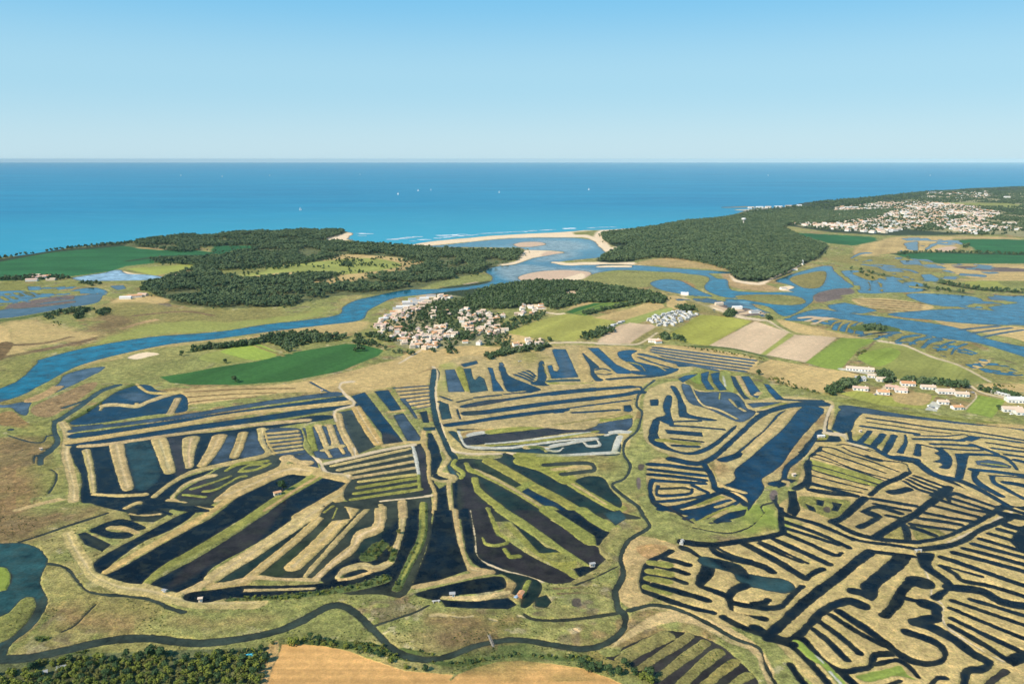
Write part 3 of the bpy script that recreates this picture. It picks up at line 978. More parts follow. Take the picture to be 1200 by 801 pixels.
PLAN_MARSH_E = '''
@700,400,4
# ponds east of the creek
k tan 225,250 260,215 340,190 420,190 480,230 640,235 720,275 880,258 1060,275 1110,300 1085,430 960,560 880,650 800,680 770,700 710,820 640,720 560,640 540,540 440,560 235,480 215,330
k lush 410,190 440,160 500,140 640,145 660,240 600,235 480,230
k bgreen 430,170 480,150 490,190 470,200
w blue 488,150 522,140 515,180 548,226 515,226 490,185
w blue 533,150 572,143 570,180 607,226 575,230 545,192
k pgreen 575,150 620,150 640,235 600,220
r white 8 590,165 600,210
w deep 626,160 645,165 690,250 722,272 688,270 640,205
r tan 22 660,165 700,230 720,258
w blue 675,163 710,162 768,242 750,266 720,250
r tan 18 745,250 760,240
w blue 780,198 802,200 872,268 840,274 810,242
w blue 380,175 410,160 470,152 430,175 400,192
w slate 395,205 430,205 480,235 630,238 685,280 700,312 742,330 700,368 650,374 520,315 430,285
r tan 9 440,205 465,260 500,300 570,320 655,362
r tan 10 620,270 650,300 690,325
w deep 640,275 665,275 680,305 660,310
r green 8 575,240 572,270
w slate 700,290 760,285 870,283 800,300 730,310
c deep 9 760,330 830,318 880,300
r green 8 770,315 840,295 890,293
w deep 342,210 370,215 395,260 412,300 432,340 560,366 520,372 400,355 385,352 375,270
w deep 325,255 350,260 342,330 358,382 340,390 275,358 320,345 308,310
w deep 248,273 285,270 285,300 252,302
w deep 262,370 290,373 285,440 345,500 440,518 540,478 640,398 648,405 560,485 460,530 360,517 245,470
c deep 8 350,394 460,400 590,412
c deep 7 360,375 480,372
w deep 318,412 490,425 495,446 330,432
c deep 7 350,455 490,470
c deep 10 360,487 470,492
r green 14 290,462 420,478 470,480
c deep 22 350,550 430,568 490,568 560,530 660,440 760,350 860,310 950,295 1055,292
c deep 7 860,270 950,276 1050,277
c deep 26:20 590,555 650,535 680,512 790,420 850,350 900,325
l tan 10 660,505 700,525
r tan 40 700,520 800,430 880,350 930,320
w deep 960,308 1062,318 1000,400 930,480 860,580 790,630 768,650 782,690 725,770 705,790 692,740 620,690 585,680 642,648 648,600 720,540 880,400
s rust 560,550 600,560 590,640 550,650
r tan 22 560,665 630,705 695,745 690,790
c deep 12 600,690 650,700 690,712
r tan 12 610,685 690,708
c deep 26 1075,420 1035,432 1000,480 960,530 890,590 870,650 825,668
w deep 825,660 880,640 935,650 900,665 850,685
r tan 14 880,655 895,662 890,680
c deep 11 1100,300 1080,360 1072,412
s rust 800,640 860,590 930,500 1000,420 1060,330 1080,360 1000,450 880,580
k tan 245,560 400,555 510,570 550,640 560,690 700,760 700,820 400,820 270,770 235,680
c deep 16 248,575 330,580 420,592 500,600
c deep 14 250,600 360,612 500,628
c deep 14 248,622 360,632 500,650
c deep 24 498,575 530,620 545,660 560,690 640,725 700,765
c deep 20 262,645 248,680 255,730 290,770 400,800 500,815
c deep 13 262,650 340,655 430,660 500,665
c deep 13 285,675 280,715 330,722 430,712 445,690
c murky 11 300,690 400,685 425,690 
c deep 12 450,675 480,690 520,712 470,728 380,742 290,750
c deep 20 300,785 400,770 500,735 560,712
c deep 13 380,800 480,785 560,760 620,742
c deep 16 410,830 520,800 600,780 660,752
k green 440,745 520,722 600,730 560,745 470,770
c murky 7 780,800 770,770 830,750 840,720
k purple 810,705 840,700 845,740 815,745
k mud 195,580 220,580 215,605 195,605
k purple 185,645 200,645 200,690 188,690
@700,600,4
w deep 440,-10 520,-30 580,-10 520,30 460,40
w deep 540,40 620,0 700,-15 690,15 600,40 560,55
r green 12 470,45 560,0 640,-30
c mud 7 340,-20 400,20 450,50
c deep 8 530,50 620,40
c murky 6 790,-5 740,50 690,80 600,98 450,72
s lush 800,-10 860,0 850,80 760,110 640,110 740,70
k mud 315,105 340,92 365,95 345,115
s meadow 230,0 440,60 620,105 420,130 250,100
'''
PLAN_MAZE = '''
@900,400,4
# the fish-pond maze: canals cut into dry grass
k tan 460,330 700,360 900,390 1260,430 1260,850 100,850 130,690 185,560 240,470 330,440 400,360
w deep 300,412 330,330 372,298 440,325 440,352 385,420 350,432
T slate 340,320 400,320 380,350 340,345
c slate 26:32 380,312 480,328 600,350 900,392 1250,432
T deep 300,420 340,350 440,345 380,420
w navy 290,440 330,440 345,465 300,470 270,470
k green 225,440 250,430 280,440 270,465 225,465
c navy 8 478,355 600,370 860,408 1250,465
c navy 7 475,376 690,407 850,428
c navy 12 448,396 560,412 700,437
c navy 10 690,456 800,462 900,460 945,440
l path 8 860,430 940,440 960,462
w navy 905,455 945,445 945,470
c navy 24 385,425 395,455 405,465
c navy 24 408,465 460,488 520,510 580,540 640,553 690,562 760,612 830,640
c navy 26:16 830,640 960,690 1100,745 1250,800
c deep 30 475,425 428,475
c deep 34 535,435 500,490
c deep 36 590,440 560,510
c deep 12:32 640,435 640,480 615,518
c deep 20:46 700,478 700,530
w deep 765,495 800,500 850,530 862,560 845,590 808,590 805,560 780,545 815,535 795,515
r tan 14 775,535 800,538
r tan 12 790,560 815,565
w deep 875,525 935,530 935,560 910,640 872,640 885,570
c navy 13 760,482 860,490 960,500 1060,520
c navy 16 940,465 1000,500 1060,520
c navy 10 1020,474 1120,485 1250,500
c navy 10 1060,500 1140,512 1250,525
c navy 14 1110,530 1180,542 1250,550
c navy 14 1160,562 1250,580
c navy 16 935,525 1080,540 1145,575 1168,602
w mud 968,560 1040,552 1120,570 1140,595 1080,595 975,580
c navy 20 955,600 1060,605 1250,630
c deep 22 960,605 960,640 1060,700 1180,752 1250,780
c deep 17 1040,635 1050,662 1120,712 1250,760
c navy 16 1040,632 1120,640 1250,655
c navy 12:16 1115,660 1180,690 1250,720
r path 16 300,300 275,360 265,420 290,432 350,440 380,470 450,495
@940,480,8
# comb block with fine canals
w navy 160,350 200,340 180,365 175,390 130,400 120,430 80,435 65,480 55,560 90,600 80,700 60,730 30,730 40,640 20,520 60,460 80,420 130,380
c navy 10 180,345 300,360 440,420 640,480 900,578
c navy 9 330,330 400,325 520,350 630,385
c navy 12 380,350 480,400 600,440
c navy 26 610,430 640,450 720,470
c navy 10 690,470 820,480 970,505 1000,560 1015,590
c navy 8 180,380 320,430 500,490 780,590
c navy 8 130,415 260,460 500,560 820,650
k green 70,480 130,480 740,660 650,720 60,545
c navy 6 90,440 300,500 760,660
c navy 6 70,510 300,570 720,700
c navy 10 60,550 250,610 610,705
c navy 10 80,610 300,670 605,745
c navy 10 80,700 300,730 550,775
c navy 8 90,740 300,770 500,810
c navy 42 990,590 900,640 760,700 640,800
c navy 26 110,260 60,310 20,370 -20,400
w navy 100,285 260,280 360,290 340,300 120,300
k white 145,240 200,240 200,262 145,262
@900,400,4
w navy 130,700 95,700 100,760 90,800 130,820 150,790
c navy 26 190,560 185,650 130,690
c navy 22 440,735 400,775 350,805
c navy 26 580,706 620,700 655,690
c navy 30 850,682 820,700 780,722
C navy 9 4 690,630 760,655 830,680 | 640,655 700,690 770,712
c navy 12 1090,775 1150,790 1250,820
'''
PLAN_MAZE2 = '''
@900,600,4
k tan 50,80 400,30 1260,-30 1260,850 330,850 60,640 -60,560 -460,480 -480,300 -360,160 -200,150
c navy 24 1110,10 1160,20 1250,30
c navy 42 480,182 400,245 320,310 230,375 150,440 80,510 15,565
w navy 590,195 670,205 620,270 530,340 510,390 480,415 435,350 470,310 575,222
c navy 14 470,180 560,192 680,206
c navy 30 405,370 440,378 475,395
c navy 36 445,437 370,415 260,462 180,540 100,602 0,575 -60,540
c navy 26 330,462 480,560 640,680 740,710 810,695 830,665 800,620 740,590 650,560
c navy 18 295,480 420,560 540,622
c navy 20 240,512 340,582 430,660
c navy 20 210,545 290,610 370,692
c navy 26 160,590 250,690 330,742 400,740 480,720 500,670 570,662
c navy 28 0,592 110,622 200,705 290,810
c navy 32 340,745 420,820
c navy 18 500,715 600,692 660,722 705,772
r bgreen 34 135,610 200,670 270,720 350,810
l white 12 230,675 260,710
l white 14 290,750 350,815
k bgreen 410,770 560,735 620,722 650,760 700,790 600,770 480,800
c navy 26 105,712 135,760 175,810
c navy 48 545,485 600,430 630,365 680,325 725,330
c navy 16 640,402 700,415 740,425
c navy 40 740,428 785,450 790,490 760,500 690,512
c navy 32 690,515 780,545 880,600 960,660 1035,705 1000,735 935,745 920,810
w navy 700,190 780,195 765,250 840,310 870,345 830,385 800,412 765,400 780,380 830,350 800,310 720,260 705,220
c navy 32 850,352 1000,368 1100,420 1250,445
c navy 16 815,210 920,245 1060,295 1250,360
c navy 16 815,252 880,290 920,322 1060,350 1250,410
c navy 7 840,255 1000,300
c navy 16 875,190 1000,222 1250,290
c navy 15 922,170 1060,205 1250,258
c navy 15 968,150 1100,185 1250,225
c navy 14 1000,125 1100,155 1250,200
c navy 13 1040,100 1140,130
c navy 13 1085,80 1150,98
w navy 1150,110 1190,70 1260,80 1260,180 1180,180 1140,140
c navy 20 1120,60 1180,75 1250,60
C navy 16 2 870,415 1000,460 1250,545 | 860,450 1000,510 1250,610
c navy 13 955,410 1060,440 1250,500
c navy 18 862,498 1000,565 1185,652
c navy 20 860,532 1000,612 1110,682 1150,700 1200,660 1250,630
w navy 1110,680 1180,650 1250,650 1200,700 1150,720
c mud 26 1115,742 1070,775 1020,815
c navy 20 760,810 790,780 830,775
c navy 16 560,810 620,790
l path 6 690,190 760,330 770,400 820,440 830,530 1000,650 1100,700
@700,600,4
c navy 24 860,-20 862,60 860,100 700,130 540,152 400,138
k tan 120,180 200,115 350,150 400,200 250,420 110,420
k tanbr 180,170 260,150 330,170 240,220
w navy 395,155 450,180 510,225 545,245 540,300 500,340 520,350 620,385 640,420 650,470 790,490 780,508 690,480 620,455 595,400 480,350 462,310 495,240 440,190 390,172
c teal 40:66 515,228 640,262 700,310 790,332 855,342
T navy 515,210 700,260 720,320 600,270
c navy 24 535,158 560,190 640,218 720,235 780,255 820,278
c navy 24 695,150 760,185 850,232 910,270 975,310
c navy 24 1055,265 1010,285 980,312
c navy 9 755,132 860,180 985,238
c navy 18 812,118 950,180 1085,242
c navy 16 878,100 1000,150 1110,200 1145,190
c navy 12 870,70 1000,110 1130,152
c navy 14 870,42 1040,100 1180,165
c navy 12 870,12 1040,55 1200,130
c navy 36 620,385 650,360 690,342
c navy 26 735,432 775,425 800,410
c navy 20 960,345 910,390 860,440 780,446
c navy 22 640,425 720,440 790,448
c navy 24 590,490 690,542 800,580 880,612 920,618
c navy 20 345,180 300,205 240,235 215,290 212,360 260,385 420,440 545,470
C navy 16 3 310,215 370,230 428,246 | 258,290 340,305 412,330
w navy 235,235 280,225 250,300 240,360 215,370 205,300
r green 24 250,236 330,248
r green 26 245,275 340,292
r green 26 240,310 330,328
r green 26 228,350 330,378
c navy 22 265,340 380,372 515,412
s bgreen 690,0 860,0 860,80 700,110
# drained basin with mud furrows
k tan 60,640 260,540 420,520 620,600 740,680 800,810 840,810 770,640 560,520 300,470
w! mud 40,690 110,660 310,562 480,580 600,640 700,730 750,790 760,830 300,830 180,740
T mud 40,690 110,660 310,562 480,580 600,640 700,730 750,790 760,830 300,830 180,740
r olive 66 120,690 200,640 320,580
r olive 44 205,730 300,665 430,580
r olive 50 285,775 400,690 505,612
r olive 56 370,830 480,725 570,655
r olive 50 480,830 570,755 645,700
r olive 44 600,840 660,790 710,762
r olive 40 -20,665 40,700 150,740 
'''
PLAN_MAZE3 = '''
@900,560,4
# blocks either side of the arc canal
k tan 470,90 700,60 860,50 1080,130 1000,190 860,240 700,300 500,280 420,240 340,200
c navy 32 845,52 780,105 740,130 690,170 640,195 570,235 505,275
c navy 34 455,92 400,140 350,180 305,205
c navy 17 300,205 400,255 500,282 620,295 700,300
c navy 12 30,105 80,165 250,225 420,290 560,310 690,330
c navy 14:28 700,300 820,278 900,245 1000,195 1060,160 1112,130
c navy 24 1170,172 1060,215 980,250 930,285 850,315 725,332
l path 9 690,340 800,325 850,300 950,255 1100,180 1160,150
c navy 12 490,96 600,115 690,130
c navy 10 500,120 600,140 660,150
c navy 14 445,158 480,140 520,135 590,155 620,165
c navy 24 430,228 480,205 515,182 480,165
c navy 10 560,175 610,185 640,190
k olive 540,285 620,218 650,260 640,295
k olive 680,235 740,225 830,262 800,290 700,292
c navy 30 638,220 650,250 655,295
c navy 14 680,232 720,245 780,268
c navy 14 850,105 845,85 880,72 930,90
c navy 11 880,72 980,105 1080,140
c navy 11 845,90 960,125 1060,158
c navy 12 815,105 930,140 1050,165
c navy 12 780,130 880,155 990,182
c navy 12 735,162 850,185 955,202
c navy 12 705,188 800,200 905,218
c navy 12 672,215 770,230 870,243
# weed-grown island with square pools
p lush 140,88 250,92 385,112 345,165 325,182 280,188 215,160 160,135
w navy 175,118 215,135 225,158 195,150
w navy 228,100 262,105 255,130 230,125
w navy 300,112 345,120 325,155 298,150 310,132 
k mud 262,140 290,140 285,165 262,155
c navy 14 205,25 300,50 410,82
c navy 13 200,55 280,72 395,80
@900,600,4
@700,600,4
c navy 10 760,145 860,195 960,235
c navy 10 560,165 640,205 720,225
'''
PLAN_FRONT = '''
@0,600,4
# near shore: tidal pool, islands, front field and grove floor
w pool -400,145 0,145 100,143 180,170 222,215 215,250 190,300 190,350 215,400 212,450 150,540 60,610 25,670 20,690 -100,700 -400,720
p bgreen -300,240 0,255 35,268 55,300 42,345 0,370 -300,390
k mud 55,265 95,275 90,320 50,340
p lush -300,540 0,490 100,410 145,398 168,425 150,480 100,540 0,612 -300,690
T gray 190,400 215,420 212,450 150,540 60,610 0,690 -50,690
c murky 8 90,140 200,105 300,70 500,5
c gray 10:16 225,240 310,260 370,330 420,372 520,388 600,390 720,412 800,450 860,468
s brown 0,0 200,-20 480,10 300,65 100,130 0,130
s rust 300,430 460,430 480,560 280,560 250,480
s rust 500,500 700,480 640,540 500,540
s rust 820,510 1050,480 1300,480 1200,540 900,540
s lush 60,560 300,560 420,590 120,650 40,660
s meadow 700,540 1000,560 1300,500 1500,440 1300,560 900,590
s olive 200,250 300,280 420,380 700,420 850,480 700,470 400,430 250,380
c murky 5 290,560 350,530 400,480 450,430
k dkgreen 160,590 200,580 230,600 190,610
k dkgreen 300,665 460,640 600,618 760,620 900,655 1200,640 1350,620 1500,600 1700,612 1950,650 2100,690 1900,700 1700,650 1500,640 1300,640 1200,700 300,700
s olive 480,630 640,612 780,630 800,660 560,665
s meadow 1440,520 1560,510 1640,560 1600,600 1380,590
k! scrub -400,720 0,712 160,690 300,670 700,655 1250,635 1310,620 1250,830 -400,830
k tanbr 1250,640 1310,620 1270,830 1200,830
@250,600,4
k! stubble 320,624 400,620 520,630 640,655 760,700 900,745 1120,765 1150,830 240,830
@500,600,4
k! stubble 120,770 180,740 320,705 440,697 600,715 720,735 850,780 960,830 60,830
l meadow 10 110,790 160,750 300,705
l dkgreen 20 -180,640 0,700 150,715 330,680 480,672 620,690 800,690 900,740 1080,780
s dkgreen 60,700 330,640 600,650 800,650 820,700 700,720 500,690 200,730
'''
PLAN_DETAIL_VILLAGE = '''
@500,400,6
p tan 105,200 240,110 520,100 760,60 900,35 1160,40 1200,200 1200,590 700,600 140,600 100,400
s pgreen 100,180 160,190 180,360 100,360
s olive 640,80 800,60 860,120 700,190
w! slate 130,200 195,195 265,352 155,355
k green 205,195 255,188 303,340 265,345 232,280
w! teal 262,190 310,190 325,260 345,272 370,242 402,262 430,345 310,362 295,300
w! blue 430,182 462,186 480,260 545,348 468,350 455,240
w deep 510,175 545,180 570,235 640,270 720,300 800,335 760,352 720,360 690,345 570,350 530,240
C deep 10 4 622,232 690,258 742,284 | 708,204 740,220 766,244
w deep 795,145 820,140 830,200 845,250 830,290 862,310 760,307 735,290 780,270 785,200
w! blue 850,170 880,165 892,205 920,210 935,190 885,62 900,52 975,55 1065,250 880,262 868,230
T slate 930,80 975,80 1030,240 960,240
r green 8 818,160 835,215 860,240 865,265 840,285 920,295
c teal 15 870,278 1000,272 1160,272
r green 6 860,300 1000,300 1170,292
w! deep 1095,75 1130,100 1200,160 1200,280 1165,270 1150,200
c deep 8 340,395 430,385 520,375
c deep 8 550,370 640,362 720,355
c navy 7 220,425 315,405
w! deep 240,160 350,135 360,155 265,180
w! slate 510,150 530,145 545,170 515,170
w! teal 95,420 150,440 175,540 110,550 90,470
c deep 10 215,475 225,510 238,545
c deep 7 95,385 180,415
w deep 250,450 400,415 600,395 900,350 1200,322 1260,320 1260,340 900,375 640,405 420,445 260,465
T mud 260,465 400,420 560,400 520,430
w deep 260,492 420,480 700,440 1000,405 1260,378 1260,402 980,432 700,470 420,510 265,520
T murky 265,490 370,485 360,515 265,522
w deep 130,577 300,555 560,515 800,485 980,470 985,490 800,510 500,550 300,580 140,600
@650,400,6
p tan 170,60 230,38 600,50 880,185 720,250 650,290 600,320 570,380 545,430 530,510 290,530 290,290 180,280
w deep 195,80 240,120 312,180 275,195 300,245 340,270 290,277 255,230 245,170
c deep 7 290,200 340,190 390,205
c deep 6 300,225 360,232 400,226
w! blue 235,45 305,45 430,160 550,215 520,228 440,225 330,130
w blue 450,75 500,62 560,60 577,70 535,92 562,135 600,160 645,198 600,202 540,160 460,115
w blue 560,140 700,170 800,190 868,190 840,215 740,245 690,240 560,228 545,205 640,207 605,165
r green 7 520,145 600,165 635,205
r tan 7 650,135 740,180 780,205
c deep 8 590,110 700,150 820,185
c slate 14 610,90 700,110 850,150 960,165
c navy 13 380,265 500,255 620,250 690,245
c deep 19 -20,372 250,340 540,318
c deep 10 540,318 600,320 612,345 570,362
c deep 22 -20,434 250,402 480,375 585,352
c deep 8 100,468 350,435 530,412
w deep 0,480 60,470 80,485 60,500 0,505
c deep 11 130,500 300,490 450,480
w deep 490,450 530,445 548,480 530,495 485,490
l olive 8 0,590 300,545 520,500
'''
PLAN_DETAIL_MAZE = '''
@1000,480,6
p tan 60,32 200,42 700,95 1300,195 1300,640 960,640 700,500 440,372 330,340 100,270 0,215 0,110
s green 0,110 120,130 140,220 60,230 0,200
c deep 18:26 -20,220 120,255 200,300 260,330 340,335 430,350
c deep 32:20 430,350 520,420 600,465 720,490 850,540 960,600 1100,680
c navy 10 105,58 300,85 560,125 800,150 1000,180 1300,230
c navy 7 105,85 300,115 500,145 680,165
c deep 13 65,115 250,140 450,168
c deep 8 440,180 620,185 700,180 780,172 820,190
c deep 15 435,205 600,208 760,215
w deep 750,207 830,180 900,200 830,222
c deep 9 830,185 1000,205 1300,245
c deep 13 555,240 700,245 840,255
c deep 17 840,245 920,275 1000,305
c deep 10 630,268 760,280 900,285
c deep 8 480,245 560,265
c deep 36 118,150 75,200 40,235
c deep 42 208,172 172,220 130,262
c deep 44 288,180 262,230 220,300
c deep 10:42 365,175 368,230 330,300
c deep 36:54 458,242 450,318
w deep 560,265 620,270 690,340 682,400 650,415 605,405 632,387 610,372 560,365 612,347 600,320 570,302 605,290
w! deep 715,305 810,310 805,340 770,485 715,482 735,380
c deep 17 800,312 1000,320 1080,345 1130,390 1150,420
w slate 860,360 950,350 1040,365 1110,395 1100,410 980,405 870,385
r green 7 900,375 1000,385 1080,397
c deep 20 840,420 1000,435 1300,475
c deep 44:24 865,432 852,480 920,540 1040,605
c deep 32:18 975,470 992,510 1080,560 1200,625
c deep 9 960,462 1100,468 1300,490
c deep 24 1075,512 1150,522 1300,560
c navy 8 940,230 1100,255 1300,290
c deep 12 985,270 1100,285 1300,305
c deep 13 1080,315 1200,330 1300,340
c deep 17 1150,355 1300,390
'''
def Q4(ox, oy, t): return np.array([[float(k) for k in p.split(',')] for p in t.split()]) / 4 + np.array([ox, oy])
paint(PLAN_COAST)
mottle()
for _p in ( PLAN_FAR, PLAN_ESTUARY, PLAN_RIGHT, PLAN_FIELDS, PLAN_FRONT, PLAN_MARSH_LEFT, PLAN_MARSH_LEFT2, PLAN_MARSH_MID, PLAN_MARSH_MID2, PLAN_MARSH_E):
    paint(_p)
    if _p is PLAN_RIGHT:
        pools(Q4(900, 200, '340,470 420,462 560,490 740,535 760,560 560,575 440,578 400,530'), 46., .12, 'lagoon', 61)
        pools(Q4(900, 200, '360,395 520,385 700,400 820,450 900,500 760,520 600,500 480,480 400,440'), 50., .40, 'slate', 63)
        pools(Q4(900, 200, '600,320 860,318 900,345 840,380 640,385'), 60., .42, 'slate', 65)
        pools(Q4(900, 200, '760,440 1000,440 1300,480 1300,520 1000,510 840,490'), 60., .45, 'slate', 67)
        pools(Q4(900, 200, '860,575 1000,580 1300,590 1300,620 1100,640 900,640'), 40., .30, 'lagoon', 69)
        pools(Q4(900, 200, '520,770 760,790 1000,860 1200,960 1100,990 860,880 640,830 500,800'), 20., .36, 'lagoon', 71)
    if _p is PLAN_FAR:
        pools(Q4(0, 230, '0,430 150,420 470,430 480,470 300,480 0,500'), 34., .35, 'lagoon', 73)
    if _p is PLAN_ESTUARY:
        pools(Q4(700, 230, '330,450 480,470 640,500 780,520 800,560 640,560 500,530 380,490'), 26., .30, 'slate', 75)
        pools(Q4(700, 230, '320,390 420,395 470,430 400,450 330,420'), 30., .35, 'shoal', 77)
    if _p is PLAN_FRONT:
        pools(Q4(0, 400, '20,420 200,390 260,470 200,520 60,500'), 14., .62, 'murky', 79)
BIAS = 0.20
for _p in (PLAN_DETAIL_VILLAGE, PLAN_MAZE, PLAN_MAZE2, PLAN_MAZE3, PLAN_DETAIL_MAZE):
    paint(_p)
# ------------------------------------------------------------------ node helpers
def mat(name):
    m = bpy.data.materials.new(name); m.use_nodes = True
    nt = m.node_tree
    for n in list(nt.nodes): nt.nodes.remove(n)
    out = nt.nodes.new('ShaderNodeOutputMaterial')
    b = nt.nodes.new('ShaderNodeBsdfPrincipled')
    nt.links.new(b.outputs[0], out.inputs[0])
    return m, nt, b
def nd(nt, kind, **kw):
    n = nt.nodes.new('ShaderNode' + kind)
    for k, v in kw.items(): setattr(n, k, v)
    return n
def sock(nt, s, v):
    if hasattr(v, 'links') or isinstance(v, bpy.types.NodeSocket): nt.links.new(v, s)
    else: s.default_value = v
def math_(nt, op, a, b=0.0, c=0.0, clamp=False):
    n = nd(nt, 'Math', operation=op, use_clamp=clamp)
    sock(nt, n.inputs[0], a); sock(nt, n.inputs[1], b); sock(nt, n.inputs[2], c)
    return n.outputs[0]
def noise(nt, vec, scale, detail=3.0, rough=.55):
    n = nd(nt, 'TexNoise'); n.inputs['Scale'].default_value = scale
    n.inputs['Detail'].default_value = detail; n.inputs['Roughness'].default_value = rough
    nt.links.new(vec, n.inputs['Vector'])
    return n.outputs['Fac']
def mix(nt, f, a, b, mode='MIX'):
    n = nd(nt, 'Mix', data_type='RGBA', blend_type=mode)
    sock(nt, n.inputs[0], f); sock(nt, n.inputs[6], a); sock(nt, n.inputs[7], b)
    return n.outputs[2]
def maprange(nt, v, a, b, c=0., d=1.):
    n = nd(nt, 'MapRange'); sock(nt, n.inputs[0], v)
    for i, q in enumerate((a, b, c, d)): n.inputs[i + 1].default_value = q
    return n.outputs[0]
def simple(name, col, rough=.8, var=.2, scale=1.0):
    m, nt, b = mat(name)
    tc = nd(nt, 'TexCoord')
    f = maprange(nt, noise(nt, tc.outputs['Object'], scale), .3, .7, 1 - var, 1 + var)
    c = mix(nt, 1.0, (*col, 1), (1, 1, 1, 1), 'MULTIPLY')
    v = nd(nt, 'VectorMath', operation='SCALE'); v.inputs[0].default_value = col
    nt.links.new(f, v.inputs['Scale'])
    nt.links.new(v.outputs[0], b.inputs['Base Color'])
    b.inputs['Roughness'].default_value = rough
    return m

# ------------------------------------------------------------------ ground material: painted cover x grass, soil and furrow texture
def ground_material():
    m, nt, b = mat('ground_cover')
    at = nd(nt, 'Attribute', attribute_name='cover'); 
    geo = nd(nt, 'NewGeometry'); pos = geo.outputs['Position']
    n1 = noise(nt, pos, .9, 3.0, .7)
    n2 = noise(nt, pos, .16, 4.0, .62)
    n3 = noise(nt, pos, .022, 4.0, .6)
    n4 = noise(nt, pos, .4, 3.0, .6)
    f1 = maprange(nt, n1, .25, .75, .42, 1.58)
    f2 = maprange(nt, n2, .3, .7, .58, 1.42)
    f3 = maprange(nt, n3, .3, .7, .80, 1.22)
    f = math_(nt, 'MULTIPLY', math_(nt, 'MULTIPLY', f1, f2), f3)
    f = math_(nt, 'ADD', math_(nt, 'MULTIPLY', math_(nt, 'SUBTRACT', f, 1.0), at.outputs['Alpha']), 1.0)
    v = nd(nt, 'VectorMath', operation='SCALE')
    nt.links.new(at.outputs['Color'], v.inputs[0]); nt.links.new(f, v.inputs['Scale'])
    # patches of greener and of drier growth
    g = math_(nt, 'MULTIPLY', maprange(nt, n4, .5, .72), at.outputs['Alpha'])
    hue = mix(nt, math_(nt, 'MULTIPLY', g, .45), v.outputs[0], mix(nt, 1.0, v.outputs[0], (.80, .98, .62, 1), 'MULTIPLY'))
    g2 = math_(nt, 'MULTIPLY', maprange(nt, n2, .55, .75), at.outputs['Alpha'])
    hue = mix(nt, math_(nt, 'MULTIPLY', g2, .5), hue, mix(nt, 1.0, hue, (1.35, 1.02, .85, 1), 'MULTIPLY'))
    # wet mud along every water line
    sep = nd(nt, 'SeparateXYZ'); nt.links.new(pos, sep.inputs[0])
    zz = math_(nt, 'ADD', sep.outputs[2], math_(nt, 'MULTIPLY', math_(nt, 'SUBTRACT', n1, .5), .35))
    wet = maprange(nt, zz, .17, .02)
    col = mix(nt, math_(nt, 'MULTIPLY', wet, .75), hue, (.050, .042, .026, 1))
    nt.links.new(col, b.inputs['Base Color'])
    b.inputs['Roughness'].default_value = .95
    b.inputs['Specular IOR Level'].default_value = .15
    bp = nd(nt, 'Bump'); bp.inputs['Distance'].default_value = .9; bp.inputs['Strength'].default_value = .8
    nt.links.new(math_(nt, 'MULTIPLY', math_(nt, 'ADD', n1, n2), at.outputs['Alpha']), bp.inputs['Height'])
    nt.links.new(bp.outputs[0], b.inputs['Normal'])
    return m
MG = ground_material()

def make_mesh(name, co, quads, m, colors=None, smooth=True, kind='structure'):
    me = bpy.data.meshes.new(name)
    n = len(co); k = len(quads)
    me.vertices.add(n); me.vertices.foreach_set('co', np.ascontiguousarray(co, np.float32).ravel())
    me.loops.add(4 * k); me.loops.foreach_set('vertex_index', np.ascontiguousarray(quads, np.int32).ravel())
    me.polygons.add(k); me.polygons.foreach_set('loop_start', np.arange(0, 4 * k, 4, dtype=np.int32))
    me.polygons.foreach_set('loop_total', np.full(k, 4, np.int32))
    me.polygons.foreach_set('use_smooth', np.full(k, smooth, bool))
    if colors is not None:
        a = me.attributes.new('cover', 'FLOAT_COLOR', 'POINT')
        a.data.foreach_set('color', np.ascontiguousarray(colors, np.float32).ravel())
    me.update(calc_edges=True)
    me.materials.append(m)
    o = bpy.data.objects.new(name, me); COL.objects.link(o)
    if kind: o['kind'] = kind
    return o

# weed and reed fringe along the water, in patches
fr = np.clip((1.0 - np.abs(S - .45) / .75), 0, 1) * np.clip(.5 + 1.6 * vnoise(GX, GYY, 16., 41), 0, 1) * (CLS == CLASS_NAMES.index('levee'))
fr = (fr * .45)[..., None]
LC[..., :3] = LC[..., :3] * (1 - fr) + LC[..., :3] * fr * np.array([.55, .72, .50], np.float32)
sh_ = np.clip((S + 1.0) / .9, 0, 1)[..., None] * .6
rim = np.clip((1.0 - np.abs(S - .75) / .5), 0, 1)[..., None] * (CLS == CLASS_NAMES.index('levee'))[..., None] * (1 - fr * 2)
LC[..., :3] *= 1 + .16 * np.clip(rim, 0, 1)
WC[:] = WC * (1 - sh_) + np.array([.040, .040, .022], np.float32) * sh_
# height: banks slope into the water, land lies about a metre above it
swell = 0.22 * vnoise(GX, GYY, 30.0, 5) + 0.12 * vnoise(GX, GYY, 9.0, 6)
HZ = np.where(S > 0, S * (0.55 + .6 * swell), S * 0.7).astype(np.float32)
def land_z(u, v):
    return 0.95
IDX = np.arange(NV * NU, dtype=np.int32).reshape(NV, NU)
# every cell -> the class of its corner; the sheet is cut into the pieces of the setting along those classes
cc = CLS[:-1, :-1]
a, b_, c_, d_ = IDX[:-1, :-1], IDX[1:, :-1], IDX[1:, 1:], IDX[:-1, 1:]
QUADS = np.stack([a, b_, c_, d_], -1)
allco = np.stack([GX, GYY, HZ], -1).reshape(-1, 3)
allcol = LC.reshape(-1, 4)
for ci, cn in enumerate(CLASS_NAMES):
    q = QUADS[cc == ci]
    if not len(q): continue
    used = np.unique(q)
    remap = np.zeros(NV * NU, np.int32); remap[used] = np.arange(len(used), dtype=np.int32)
    make_mesh(cn, allco[used], remap[q], MG, allcol[used])
